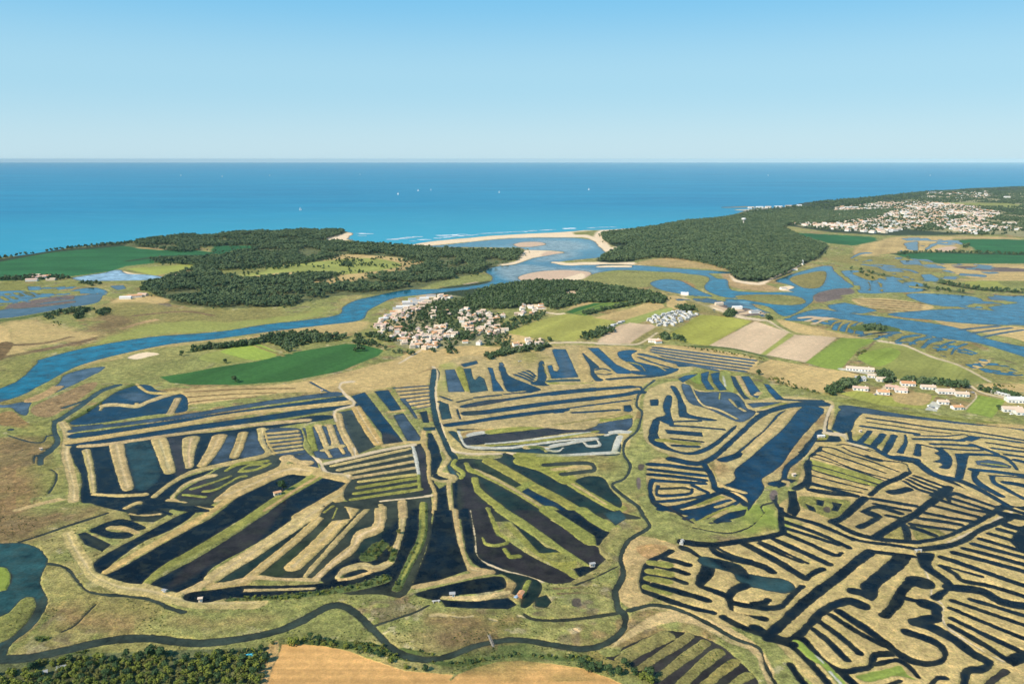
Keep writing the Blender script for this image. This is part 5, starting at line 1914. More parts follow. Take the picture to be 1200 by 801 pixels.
# hedge between the creek and the ploughed field
def along(P, step, jit, seed):
    r = np.random.default_rng(seed); g = to_ground(P); out = []
    for a, b in zip(g[:-1], g[1:]):
        n = max(1, int(np.linalg.norm(b - a) / step))
        for i in range(n):
            out.append(a + (b - a) * (i + r.random()) / n + r.normal(0, jit, 2))
    return np.array(out)
hp = along(px(250, 600, 4, '250,625 320,612 420,606 520,615 620,635 700,652 800,690 900,730 1000,752'), 4.2, .8, 61)
for x, y in hp:
    k_ = int(rng.choice([0, 1, 4, 5, 2])); u_ = CX + x / (y * CT + H * ST) * F_PX
    lb_ = '%s hedge shrub %s the hedge between creek and ploughed field' % (TREE_KINDS[k_][0], 'at the left end of' if u_ < 375 else ('in the middle of' if u_ < 430 else 'at the right end of'))
    tree(x, y, k_, float(rng.uniform(.5, .8)), lb_, lb_, 'shrub', 'hedge_shrub')
hp = along(px(500, 600, 4, '740,715 760,725 790,735 830,745 870,760 920,765 960,770 1010,780 1060,800'), 2.6, 2.2, 62)
for x, y in hp:
    k_ = int(rng.choice([4, 5, 0, 4])); s_ = float(rng.uniform(.7, 1.2))
    lb_ = '%s %s bush in the thicket beside the drained furrow basin' % ('low' if s_ < .95 else 'tall', TREE_KINDS[k_][0])
    tree(x, y, k_, s_, lb_, lb_, 'bush', 'thicket_bush')
for (u, v, k, s, lb) in [
    (275.5, 448, 4, 1.6, 'dark round tree alone on the green crop field edge'),
    (264, 425.5, 4, 1.3, 'dark bush on the pale field above the green crop'),
    (213, 417, 4, 1.4, 'low dark bush on the dry bank beside the river bend'),
    (889, 439, 5, 1.3, 'small dark tree on the near edge of the straw field'),
    (331, 574.5, 4, 1.5, 'dark tree beside the dyke hut between two long pools'),
    (527, 410, 4, 1.7, 'dark round tree at the near edge of the village'),
    (345, 755.5, 0, 1.2, 'yellow-green shrub at the corner of the ploughed field'),
    (177, 770, 4, 1.5, 'tall dark tree at the grove edge nearest the creek'),
    (190, 770.5, 4, 1.3, 'dark spreading tree on the creek side of the grove'),
    (457, 645.5, 2, 1.1, 'olive bush on the curved dyke above the oval islet'),
    (467, 625, 3, .9, 'small olive bush on the dyke between two ponds'),
    (1170, 480, 4, 1.2, 'dark tree behind the rightmost white farmhouse'),
    ]:
    x, y = G(u, v, .5)
    tree(x, y, k, s, lb)
# ------------------------------------------------------------------ buildings and small things
def roof_mat(name, c1, c2):
    m, nt, b = mat(name)
    tc = nd(nt, 'TexCoord'); oi = nd(nt, 'ObjectInfo')
    n = noise(nt, tc.outputs['Object'], 1.3, 3.0)
    w = nd(nt, 'TexWave', bands_direction='X'); w.inputs['Scale'].default_value = 1.6; w.inputs['Distortion'].default_value = .6
    nt.links.new(tc.outputs['Object'], w.inputs['Vector'])
    f = math_(nt, 'ADD', math_(nt, 'MULTIPLY', n, .6), math_(nt, 'MULTIPLY', oi.outputs['Random'], .5))
    c = mix(nt, f, (*c1, 1), (*c2, 1))
    c = mix(nt, math_(nt, 'MULTIPLY', w.outputs['Fac'], .25), c, mix(nt, 1.0, c, (.6, .55, .5, 1), 'MULTIPLY'))
    nt.links.new(c, b.inputs['Base Color']); b.inputs['Roughness'].default_value = .85
    return m
MR = {'orange': roof_mat('roof_tiles_orange', (.56, .26, .11), (.74, .42, .21)),
      'pale': roof_mat('roof_tiles_pale', (.66, .47, .32), (.80, .64, .48)),
      'pinkish': roof_mat('roof_tiles_pink', (.62, .37, .26), (.76, .54, .42)),
      'grey': roof_mat('roof_sheet_grey', (.30, .30, .29), (.50, .50, .48)),
      'white': roof_mat('roof_sheet_white', (.66, .66, .63), (.80, .80, .77))}
MWALL = {'white': simple('wall_render_white', (.84, .81, .75), .85, .1, .5), 'cream': simple('wall_render_cream', (.66, .57, .43), .85, .12, .5),
         'stone': simple('wall_stone', (.42, .35, .26), .9, .2, 1.2), 'orange': simple('wall_brick', (.46, .20, .09), .9, .15, 1.), 'timber': simple('wall_timber', (.16, .12, .085), .9, .25, 2.), 'blue': simple('panel_blue', (.35, .48, .62), .6, .05, 1.)}
M_GLASS = simple('window_glass', (.03, .04, .05), .1, .1, 1.)
M_SHUT = simple('shutter_blue', (.16, .26, .36), .6, .1, 1.)
M_WOOD = simple('grey_wood', (.34, .29, .22), .85, .2, 2.)
M_CONC = simple('concrete', (.58, .55, .48), .85, .12, 1.)
M_SAIL = simple('sailcloth', (.85, .85, .83), .6, .04, 1.)
M_DARKM = simple('dark_trim', (.05, .05, .06), .5, .1, 1.)
M_CLOTH = simple('blue_tarpaulin', (.05, .42, .58), .5, .1, 1.)

def mesh_of(name, v, f, m):
    me = bpy.data.meshes.new(name); me.from_pydata(v, [], f); me.update()
    bm = bmesh.new(); bm.from_mesh(me); bmesh.ops.recalc_face_normals(bm, faces=bm.faces); bm.to_mesh(me); bm.free()
    me.materials.append(m); return me
def box_vf(x0, x1, y0, y1, z0, z1):
    v = [(x0, y0, z0), (x1, y0, z0), (x1, y1, z0), (x0, y1, z0), (x0, y0, z1), (x1, y0, z1), (x1, y1, z1), (x0, y1, z1)]
    return v, [(0, 1, 2, 3), (4, 5, 6, 7), (0, 1, 5, 4), (1, 2, 6, 5), (2, 3, 7, 6), (3, 0, 4, 7)]
def box_me(name, dims, m):
    return mesh_of(name, *box_vf(*dims), m)
def gable_wall(name, L, Wd, h, rise, m):
    x, y = L / 2, Wd / 2
    v = [(-x, -y, -.5), (x, -y, -.5), (x, y, -.5), (-x, y, -.5), (-x, -y, h), (x, -y, h), (x, y, h), (-x, y, h), (-x, 0, h + rise), (x, 0, h + rise)]
    f = [(0, 1, 5, 4), (2, 3, 7, 6), (3, 0, 4, 8, 7), (1, 2, 6, 9, 5), (4, 5, 9, 8), (6, 7, 8, 9)]
    return mesh_of(name, v, f, m)
def gable_roof(name, L, Wd, h, rise, m, over=.4, t=.22):
    x, y = L / 2 + over, Wd / 2
    sl = rise / y
    yo = y + over; ze = h - sl * over
    v = []
    for z in (.04, t):
        v += [(-x, -yo, ze + z), (x, -yo, ze + z), (x, 0, h + rise + z), (-x, 0, h + rise + z), (x, yo, ze + z), (-x, yo, ze + z)]
    f = [(0, 1, 2, 3), (3, 2, 4, 5), (6, 7, 8, 9), (9, 8, 10, 11), (0, 1, 7, 6), (4, 5, 11, 10), (0, 3, 9, 6), (3, 5, 11, 9), (1, 2, 8, 7), (2, 4, 10, 8)]
    return mesh_of(name, v, f, m)
HM = {}
def house_meshes(L, Wd, h, wall, roof):
    k = (L, Wd, h, wall, roof)
    if k not in HM:
        rise = Wd * .19
        HM[k] = (gable_wall('wall', L, Wd, h, rise, MWALL[wall]), gable_roof('roof', L, Wd, h, rise, MR[roof]),
                 box_me('chimney', (L * .3, L * .3 + .7, -.35, .35, h + rise * .6, h + rise + .9), MWALL[wall]))
    return HM[k]
def child(name, me, parent, loc=(0, 0, 0), rz=0):
    o = bpy.data.objects.new(name, me); COL.objects.link(o); o.parent = parent
    o.location = loc; o.rotation_euler = (0, 0, rz); return o
def root(name, x, y, rz, label, cat, group=None, z=.48):
    o = bpy.data.objects.new(name, None); COL.objects.link(o); o.empty_display_size = 1
    o.location = (x, y, z); o.rotation_euler = (0, 0, rz)
    tag(o, label, cat, group); return o
WIN = {}
def house(x, y, rz, L, Wd, h, wall, roof, label, group=None, detail=0, name='house', cat='house', chimney=True):
    r = root(name, x, y, rz, label, cat, group)
    w, rf, ch = house_meshes(L, Wd, h, wall, roof)
    wo_ = child('wall', w, r); ro = child('roof', rf, r)
    if chimney: child('chimney', ch, ro)
    if detail:
        if 'win' not in WIN:
            WIN['win'] = box_me('window', (-.55, .55, -.06, .06, -.65, .65), M_GLASS)
            WIN['door'] = box_me('door', (-.5, .5, -.06, .06, 0, 2.1), M_SHUT)
            WIN['sh'] = box_me('shutter', (-.28, .28, -.05, .05, -.7, .7), M_SHUT)
        n = max(2, int(L / 3.2))
        for sy in (-1, 1):
            for i in range(n):
                xx = -L / 2 + L * (i + .5) / n
                if i == n // 2 and sy < 0:
                    child('door', WIN['door'], r, (xx, -Wd / 2, .02)); continue
                wi = child('window', WIN['win'], r, (xx, sy * Wd / 2, 1.5))
                child('shutter', WIN['sh'], wi, (-.85, sy * .04, 0)); child('shutter', WIN['sh'], wi, (.85, sy * .04, 0))
    return r

# ---- the village beside the estuary
VZ = [('on the village river side', px(420, 340, 8.57, '110,390 250,280 400,215 560,165 700,115 830,45 930,70 1000,110 840,100 720,140 620,210 520,270 430,330 400,430 280,440 120,430'), 11.5),
      ('in the packed village middle', px(420, 340, 8.57, '280,475 460,440 560,410 700,385 900,350 960,370 990,480 870,500 860,570 700,600 560,600 480,560'), 11.),
      ('on the village wood side', px(540, 350, 7.5, '0,190 40,110 100,125 230,115 270,175 380,150 390,180 300,205 330,240 390,262 390,300 270,330 150,335 40,280 0,250'), 11.5),
      ('under the oak wood', px(540, 350, 7.5, '470,62 600,48 750,70 750,100 640,95 700,120 560,165 480,160 520,95'), 15),
      ('by the marsh road', px(540, 350, 7.5, '415,440 560,370 700,362 770,380 740,410 640,440 520,460'), 15),
      ('on the village field edge', px(540, 350, 7.5, '20,385 190,392 180,418 90,418'), 11),
      ('among the village trees', px(420, 340, 8.57, '740,180 880,220 1130,190 1160,330 900,340 700,310 600,280'), 24)]
sizes = [(7.5, 6, 2.8), (9, 6, 2.9), (7, 5.5, 4.2), (12, 6, 2.8), (8, 6.5, 4.4)]
nv = 0
for zi, (zn, P, sp_) in enumerate(VZ):
    for (x, y) in scatter(P, sp_, jitter=.33, seed=300 + zi, thin=(18., .27)):
        if nv >= 298: break
        L, Wd, hh = sizes[int(rng.integers(len(sizes)))]
        wl = str(rng.choice(['white', 'white', 'white', 'cream', 'stone'])); rf = str(rng.choice(['orange', 'pale', 'pale', 'pinkish', 'pale']))
        big = 'long low' if L >= 12 else ('two-storey' if hh > 4 else 'small')
        rn = {'orange': 'orange tiled roof', 'pale': 'bleached tiled roof', 'pinkish': 'pinkish tiled roof'}[rf]
        ang = float(rng.choice([.35, .35 + math.pi / 2, .2, -.3, 1.2]) + rng.normal(0, .1))
        house(float(x), float(y), ang, L, Wd, hh, wl, rf, '%s %s house with %s %s' % (big, wl, rn, zn), '%s %s house, %s, %s' % (big, wl, rf, zn))
        nv += 1
print('village houses', nv)
for i, (u, v, L, rz, rf) in enumerate([(466, 363, 16, .1, 'grey'), (472, 361, 22, .1, 'white'), (478, 358, 18, .15, 'grey'), (484, 357, 15, .2, 'grey'), (462, 367, 14, .1, 'orange'), (490, 354, 20, .15, 'grey'), (497, 351, 16, .2, 'white'), (505, 348, 18, .1, 'grey'), (483, 352, 14, .2, 'grey'), (476, 355.5, 14, .15, 'white'), (455, 371, 12, .3, 'grey'), (449, 375, 12, .5, 'white')]):
    x, y = G(u, v)
    house(x, y, rz, L, 8, 2.8, 'white', rf, 'low oyster shed with %s roof on the quay beside the river' % rf, '%s roofed oyster sheds' % rf, name='oyster_shed', cat='shed', chimney=False)
# ---- caravan site: white mobile homes in rows
M_VAN = simple('van_panel', (.60, .58, .53), .6, .12, .3)
mh_body = box_me('body', (-3.6, 3.6, -1.5, 1.5, .35, 2.8), M_VAN)
mh_roof = gable_roof('roof', 7.2, 3.0, 2.8, .35, MR['white'], .12, .12)
mh_win = box_me('window', (-.8, .8, -.05, .05, -.45, .45), M_GLASS)
SITE = px(740, 340, 7.5, '95,262 250,218 400,182 520,195 595,212 500,262 400,308 330,328 245,325 170,295')
pm = scatter(SITE, 9.8, jitter=.28, seed=410, thin=(12., .12))[:200]
pv = along(px(500, 230, 4, '845,628 880,608 922,590'), 8.5, 1.0, 411)
for grp, (pts_, lb, gname) in enumerate([(pm, 'white mobile home in the packed caravan site beside the yellow-green field', 'mobile homes in the caravan site'), (pv, 'white caravan in the row along the pink ploughed field', 'caravans in a row')]):
    for x, y in pts_:
        if grp == 0:
            qx = 'hedge end' if x > pm[:, 0].mean() + 25 else ('field end' if x < pm[:, 0].mean() - 25 else 'middle')
            qy = 'far rows' if y > pm[:, 1].mean() + 22 else ('near rows' if y < pm[:, 1].mean() - 22 else 'central rows')
            lb = 'white mobile home in the %s of the caravan site, towards its %s' % (qy, {'hedge end': 'right end', 'field end': 'left end', 'middle': 'middle'}[qx]); gname = lb
        r = root('mobile_home', float(x), float(y), float(rng.choice([.5, .5, 2.07]) + rng.normal(0, .06)), lb, 'mobile home', gname)
        child('body', mh_body, r); child('roof', mh_roof, r)
        for s in (-2.2, .2, 2.4): child('window', mh_win, r, (s, -1.52, 1.9))
# ---- hamlet on the right above the long canal
HQ = [(150, 106, 36, 9, 3.2, -.30, 'white', 'pale', 'very long white barn with pale tiled roof at the hamlet edge'),
      (152, 168, 13, 9, 3.4, -.2, 'white', 'grey', 'white house with grey roof behind the dark tree row'),
      (222, 150, 9, 6, 3.0, -.3, 'white', 'pale', 'small white annexe below the very long barn'),
      (290, 173, 14, 9, 3.2, -.2, 'white', 'pale', 'white house beside the hedge below the very long barn'),
      (152, 230, 18, 8, 3.0, -.25, 'white', 'pinkish', 'long white house nearest the straw field and canal corner'),
      (297, 255, 14, 9, 3.2, -.2, 'white', 'orange', 'white house with bright orange roof on the open lawn'),
      (352, 222, 15, 8, 3.0, -.35, 'cream', 'pinkish', 'left half of the pink-roofed double house on the lane'),
      (412, 243, 14, 9, 3.2, -.3, 'white', 'pinkish', 'right half of the pink-roofed double house on the lane'),
      (455, 200, 17, 10, 3.3, -.2, 'white', 'orange', 'white house with orange roof under the long hedge'),
      (585, 223, 17, 9, 3.2, -.2, 'white', 'pale', 'white house with pale orange roof alone under the long hedge'),
      (695, 250, 20, 11, 3.3, -.15, 'white', 'pale', 'broad white house with pale roof left of the bushy garden'),
      (800, 268, 15, 9, 3.3, -.2, 'white', 'pale', 'white house with pale roof beside the lane and square lawn'),
      (770, 352, 12, 8, 3.0, .1, 'white', 'orange', 'small white house with orange roof nearest the canal hedge'),
      (680, 318, 12, 7, 3.0, -.2, 'white', 'pale', 'white outbuilding on the pale yard'),
      (1140, 305, 20, 12, 3.6, -.15, 'white', 'white', 'large white flat-looking house right of the square lawn'),
      (1118, 365, 22, 10, 3.4, -.1, 'white', 'pale', 'long white farmhouse nearest the canal at the right edge'),
      (1180, 385, 14, 9, 3.2, -.1, 'white', 'pale', 'white house cut by the right edge beside the canal bank')]
for u, v, L, Wd, hh, rz, wl, rf, lb in HQ:
    x, y = G(980 + u / 5.4545, 415 + v / 5.4545)
    house(x, y, rz, round(L * .86, 2), round(Wd * .88, 2), hh, wl, rf, lb, detail=1)
for i in range(5):
    x, y = G(980 + (1010 + 22 * i) / 5.4545, 415 + (252 + 6 * i) / 5.4545)
    r = root('mobile_home', x, y, -.3, 'white caravan parked in the line along the lane by the square lawn', 'mobile home', 'caravans along the hamlet lane')
    child('body', mh_body, r); child('roof', mh_roof, r)
    for s in (-2.2, .2, 2.4): child('window', mh_win, r, (s, -1.52, 1.9))
# cars parked on the pale yard and the lane
car_body = mesh_of('body', [(-2.1, -.85, .35), (2.1, -.85, .35), (2.1, .85, .35), (-2.1, .85, .35), (-2.1, -.85, .85), (2.05, -.85, .78), (2.05, .85, .78), (-2.1, .85, .85), (-1.5, -.7, 1.42), (.5, -.7, 1.42), (.5, .7, 1.42), (-1.5, .7, 1.42), (1.2, -.8, .86), (1.2, .8, .86)],
                   [(0, 1, 2, 3), (0, 1, 5, 12, 4), (2, 3, 7, 13, 6), (3, 0, 4, 7), (1, 2, 6, 5), (4, 12, 9, 8), (7, 13, 10, 11), (8, 9, 10, 11), (4, 7, 11, 8), (12, 13, 10, 9), (5, 6, 13, 12)], MWALL['white'])
car_body_g = car_body.copy(); car_body_g.materials[0] = simple('car_paint_grey', (.18, .19, .21), .35, .05, 1.)
car_glass = box_me('windscreen', (-.03, .03, -.6, .6, -.22, .22), M_GLASS)
wv, wf = [], []
for k in range(8):
    a = k * math.pi / 4
    wv += [(.32 * math.cos(a), -.1, .32 * math.sin(a)), (.32 * math.cos(a), .1, .32 * math.sin(a))]
wf = [(2 * k, 2 * ((k + 1) % 8), 2 * ((k + 1) % 8) + 1, 2 * k + 1) for k in range(8)] + [tuple(range(0, 16, 2)), tuple(range(1, 16, 2))]
wheel_me = mesh_of('wheel', wv, wf, M_DARKM)
for i, (u, v, w_, lb) in enumerate([(590, 335, 0, 'white car parked on the left of the pale yard'), (615, 345, 1, 'grey car parked in the middle of the pale yard'), (640, 352, 0, 'white car parked nearest the canal on the pale yard'), (870, 250, 1, 'grey car on the lane beside the square lawn corner'), (250, 262, 1, 'grey car beside the house with bright orange roof'), (1120, 388, 0, 'white car in front of the long white farmhouse')]):
    x, y = G(980 + u / 5.4545, 415 + v / 5.4545)
    r = root('parked_car', x, y, rng.uniform(0, 3), lb, 'car', z=.56)
    child('body', car_body_g if w_ else car_body, r); g_ = child('windscreen', car_glass, r, (.86, 0, 1.12)); g_.rotation_euler = (0, -.9, 0)
    for a in (-1.3, 1.3):
        for b in (-.82, .82): child('wheel', wheel_me, r, (a, b, .32))
# ---- scattered farms
FARMS = [(0, 230, 150, 398, 22, 'pinkish', 'white', 'white front wing of the farm on the green field edge by the lagoons'), (0, 230, 185, 385, 26, 'pinkish', 'white', 'long pink-roofed main range of the farm by the lagoons'), (0, 230, 215, 380, 20, 'orange', 'cream', 'orange-roofed barn at the right of the farm by the lagoons'), (0, 230, 240, 395, 18, 'pale', 'cream', 'low cream shed at the right end of the farm by the lagoons'), (0, 230, 170, 376, 18, 'pale', 'white', 'pale-roofed house behind the main range of the farm by the lagoons'),
         (0, 230, 800, 384, 22, 'pale', 'stone', 'stone barn with pale roof at the corner of the left pine wood'), (0, 230, 830, 378, 18, 'pinkish', 'cream', 'cream house behind the stone barn at the pine wood corner'), (0, 230, 848, 386, 14, 'grey', 'stone', 'grey-roofed shed right of the stone barn at the pine wood corner'),
         (0, 230, 590, 482, 20, 'white', 'white', 'low white shed at the left of the marsh farm below the pine wood'), (0, 230, 632, 474, 24, 'orange', 'white', 'white farmhouse with orange roof below the pine wood'), (0, 230, 670, 467, 18, 'pinkish', 'cream', 'pinkish roofed barn at the right of the marsh farm'),
         (700, 230, 930, 246, 30, 'white', 'white', 'long white villa at the edge of the right pine wood'), (700, 230, 905, 240, 14, 'white', 'white', 'small white cottage left of the long villa in the pine wood'), (700, 230, 995, 228, 20, 'pale', 'white', 'pale-roofed house beyond the long villa'), (700, 230, 1032, 239, 14, 'white', 'white', 'white cottage on the meadow edge right of the villa'),
         (700, 230, 925, 348, 12, 'pale', 'white', 'small white house where the sand track meets the channel'), (700, 230, 870, 436, 12, 'pale', 'white', 'small white hut on the sandy islet in the channels'),
         (500, 230, 1065, 685, 16, 'pale', 'white', 'pale house at the head of the salt pans'), (500, 230, 1085, 690, 10, 'orange', 'white', 'small orange-roofed shed right of the house at the salt pans'),
         (700, 230, 655, 528, 16, 'white', 'white', 'white oyster shed on the mudflat channel edge'), (700, 230, 735, 548, 16, 'grey', 'white', 'grey-roofed oyster shed at the end of the mudflat jetty'), (700, 230, 570, 510, 14, 'pale', 'cream', 'cream oyster hut on the left of the mudflats'), (700, 230, 410, 462, 14, 'white', 'white', 'white hut on the sandy landing by the lagoon'), (700, 230, 270, 685, 14, 'pale', 'white', 'white cottage beside the trees at the yellow-green field')]
for ox, oy, u, v, L, rf, wl, lb in FARMS:
    x, y = G(ox + u / 4, oy + v / 4)
    house(x, y, float(rng.normal(.15, .2)), L, L * .48, 3.6, wl, rf, lb, detail=0)
x, y = G(700 + 961 / 4, 230 + 322 / 4)
r = root('old_mill_tower', x, y, 0, 'slim white tower on the shore track at the wood corner', 'tower')
def lathe(name, prof, m, n=14):
    v = []; f = []
    for i, (rr, z) in enumerate(prof):
        for k in range(n): v.append((rr * math.cos(2 * math.pi * k / n), rr * math.sin(2 * math.pi * k / n), z))
    for i in range(len(prof) - 1):
        for k in range(n): f.append((i * n + k, i * n + (k + 1) % n, (i + 1) * n + (k + 1) % n, (i + 1) * n + k))
    f.append(tuple(range(n))); f.append(tuple(range((len(prof) - 1) * n, len(prof) * n)))
    return mesh_of(name, v, f, m)
child('wall', lathe('wall', [(3.0, -.5), (2.8, 4), (2.4, 10)], MWALL['white']), r); child('roof', lathe('roof', [(2.7, 10.02), (1.4, 11.4), (.1, 12.4)], MR['grey']), r)
x, y = G(700 + 685 / 4, 230 + 132 / 4)
r = root('water_tower', x, y, 0, 'white water tower rising from the right pine wood', 'tower')
child('shaft', lathe('shaft', [(3.2, -.5), (2.6, 9), (2.8, 16)], M_CONC), r); child('tank', lathe('tank', [(2.8, 16.02), (8.5, 19), (9, 23), (8, 24), (.5, 25.5)], MWALL['white'], 20), r)

# ---- far town on the right coast
TOWN = px(900, 200, 4, '100,248 180,225 300,195 330,172 480,160 520,150 700,150 880,155 1080,190 1070,215 1000,232 1030,250 1200,258 1250,260 1250,285 1080,280 1030,300 950,300 860,280 780,262 640,275 560,300 430,292 300,275 180,262')
TOWN2 = px(900, 200, 4, '740,108 860,100 1030,98 1040,128 960,134 840,136 740,128')
tm = []
for wl, rf in (('white', 'pale'), ('white', 'pinkish'), ('white', 'orange'), ('white', 'white'), ('cream', 'pale')):
    for L, Wd, hh in ((15, 11, 5.0), (22, 11, 5.6), (11, 9, 5.4)):
        w, rfm, ch = house_meshes(L, Wd, hh, wl, rf)
        bm = bmesh.new(); bm.from_mesh(w); nf = len(bm.faces); bm.from_mesh(rfm)
        bm.faces.ensure_lookup_table()
        for fi in range(nf, len(bm.faces)): bm.faces[fi].material_index = 1
        me = bpy.data.meshes.new('town_house'); bm.to_mesh(me); bm.free()
        me.materials.append(MWALL[wl]); me.materials.append(MR[rf]); tm.append((me, wl, rf, L))
tp = np.concatenate([scatter(TOWN, 31, jitter=.4, seed=500, thin=(110., .30)), scatter(TOWN2, 75, jitter=.4, seed=501, thin=(200., .40))])
tp = tp[np.argsort(np.hypot(tp[:, 0], tp[:, 1]))]
print('town', len(tp))
far_parts = []
for i, (x, y) in enumerate(tp):
    me, wl, rf, L = tm[int(rng.integers(len(tm)))]
    a = float(rng.choice([.2, 1.77, -.1]) + rng.normal(0, .2))
    if i < 300:
        o = bpy.data.objects.new('town_house', me); COL.objects.link(o); o.location = (x, y, .5); o.rotation_euler = (0, 0, a)
        rn = {'orange': 'orange', 'pale': 'bleached tile', 'pinkish': 'pinkish', 'white': 'white'}[rf]
        ln = 'long' if L > 20 else ('small' if L < 12 else 'plain')
        tag(o, 'far %s %s house with %s roof in the coastal town' % (ln, wl, rn), 'house', 'far %s %s %s town houses' % (ln, wl, rn))
    else: far_parts.append((me, x, y, a))
if far_parts:
    bm = bmesh.new(); mats = []
    for me, x, y, a in far_parts:
        n0 = len(bm.verts); f0 = len(bm.faces)
        bm.from_mesh(me); bm.verts.ensure_lookup_table(); bm.faces.ensure_lookup_table()
        M = Matrix.Translation((x, y, .5)) @ Matrix.Rotation(a, 4, 'Z')
        for v in bm.verts[n0:]: v.co = M @ v.co
        for m_ in me.materials:
            if m_ not in mats: mats.append(m_)
        ms = list(me.materials)
        for f in bm.faces[f0:]: f.material_index = mats.index(ms[f.material_index])
    me = bpy.data.meshes.new('far_town'); bm.to_mesh(me); bm.free()
    for m_ in mats: me.materials.append(m_)
    o = bpy.data.objects.new('far_town', me); COL.objects.link(o); o['kind'] = 'stuff'
for i, (u, v, L, lb) in enumerate([(770, 107, 60, 'long white block on the far headland nearest the sea'), (765, 126, 50, 'second long white block on the far headland'), (390, 178, 70, 'long pale terrace at the back of the coastal town'), (1130, 252, 50, 'long white block at the right edge of the coastal town'), (1120, 127, 40, 'white block among the woods on the far headland'), (830, 166, 55, 'long pinkish terrace in the upper town')]):
    x, y = G(900 + u / 4, 200 + v / 4)
    house(x, y, .05, L, 14, 7., 'white', 'pale' if i % 2 else 'white', lb, name='apartment_block', cat='building', chimney=False)
# harbour wall and the white harbour buildings at the foot of the far wood
for i, (u, v, L) in enumerate([(880, 244.2, 30), (890, 243.8, 36), (900, 243.6, 30), (912, 243.2, 40), (924, 242.4, 34), (936, 241.6, 30)]):
    x, y = G(u, v)
    house(x, y, .05, L, 14, 6., 'white', 'white' if i % 2 else 'pale', 'white harbour building in the row on the point below the far wood', 'harbour buildings on the point', name='harbour_building', cat='building', chimney=False)

# ---- boats under sail far out
hull = mesh_of('hull', [(-5, -1.4, 0), (3, -1.5, 0), (6.5, 0, .1), (3, 1.5, 0), (-5, 1.4, 0), (-5, -1.6, 1.2), (3, -1.7, 1.3), (7, 0, 1.6), (3, 1.7, 1.3), (-5, 1.6, 1.2)],
               [(0, 1, 2, 3, 4), (5, 6, 7, 8, 9), (0, 1, 6, 5), (1, 2, 7, 6), (2, 3, 8, 7), (3, 4, 9, 8), (4, 0, 5, 9)], MWALL['white'])
mast = lathe('mast', [(.13, 1.2), (.09, 17)], M_CONC, 6)
main = mesh_of('mainsail', [(-.2, .05, 2.4), (-5.2, .5, 2.5), (-.2, .05, 16.4), (-2.8, .75, 8.), (-.2, -.02, 2.4), (-5.2, .43, 2.5), (-.2, -.02, 16.4), (-2.8, .68, 8.)], [(0, 1, 3), (0, 3, 2), (4, 5, 7), (4, 7, 6), (0, 1, 5, 4), (1, 3, 7, 5), (3, 2, 6, 7)], M_SAIL)
jib = mesh_of('jib', [(6.4, 0, 1.9), (.6, .7, 2.1), (.2, .05, 14.), (2.4, .8, 6.), (6.4, -.06, 1.9), (.6, .63, 2.1), (.2, -.02, 14.), (2.4, .73, 6.)], [(0, 1, 3), (0, 3, 2), (4, 5, 7), (4, 7, 6), (0, 1, 5, 4), (1, 3, 7, 5), (3, 2, 6, 7)], M_SAIL)
for i, (u, v, rz, lb) in enumerate([(352, 246.5, .5, 'white sailing boat nearest the left headland'), (466.5, 228, 2.6, 'white sailing boat off the river mouth, left of two'), (490, 224, .3, 'white sailing boat off the river mouth, farther right of two'), (505, 223, 2.2, 'small white sail just right of the river mouth pair'), (212, 206, .2, 'distant white sail at the far left near the horizon'), (260.5, 207, 2.8, 'distant white sail left of centre near the horizon'), (316, 206, .4, 'distant white sail right of the left pair near the horizon'), (422, 205, .6, 'distant white sail above the left headland tip'), (585, 226, .4, 'white sail off the middle of the sand spit'), (690, 222.5, 2.4, 'white sail off the right end of the sand spit'), (1090, 206, .4, 'distant white sail above the coastal town'), (900, 206, .2, 'distant white sail above the harbour point')]):
    x, y = G(u, v)
    r = root('sailing_boat', x, y, rz, lb, 'sailing boat', z=-.35)
    s = 1.15 if y < 9000 else 1.5
    r.scale = (s, s, s)
    child('hull', hull, r); child('mast', mast, r); child('mainsail', main, r); child('jib', jib, r)
# breaking waves along the sand spit: foam nobody could count
def foam(P, w, seed):
    r = np.random.default_rng(seed); v = []; f = []
    pts_ = along(P, 9, 5.0, seed)
    for x, y in pts_:
        if r.random() < .35: continue
        n = 7; i0 = len(v); L = r.uniform(8, 26); ww = w * r.uniform(.3, 1.)
        for k in range(n):
            a = 2 * math.pi * k / n
            q = r.uniform(.6, 1.2)
            v.append((x + L * q * math.cos(a), y + ww * q * math.sin(a), .25 + .35 * r.random()))
        v.append((x, y, .5)); 
        for k in range(n): f.append((i0 + k, i0 + (k + 1) % n, i0 + n))
    return v, f
M_FOAM = simple('foam', (.80, .84, .84), .9, .1, .2)
V, Fq = [], []
for k, (t, w) in enumerate([('505,276.5 520,276 545,274.5', 14), ('508,279.5 530,277.6 560,275', 10), ('560,274 600,272 650,269', 6), ('612,271.5 618,271.2', 22), ('628,270.8 636,270.6', 22), ('660,268 672,267.6', 30), ('418,273.5 432,274', 10), ('425,276 436,276.5', 8), ('690,267 720,266', 7), ('455,281 470,279.5 490,277.5', 9), ('480,283 500,280.5', 8)]):
    v_, f_ = foam(px(0, 0, 1, t), w, 600 + k)
    f_ = [tuple(i + len(V) for i in q) for q in f_]; V += v_; Fq += f_
o = bpy.data.objects.new('surf_foam', mesh_of('surf_foam', V, Fq, M_FOAM)); COL.objects.link(o); o['kind'] = 'stuff'

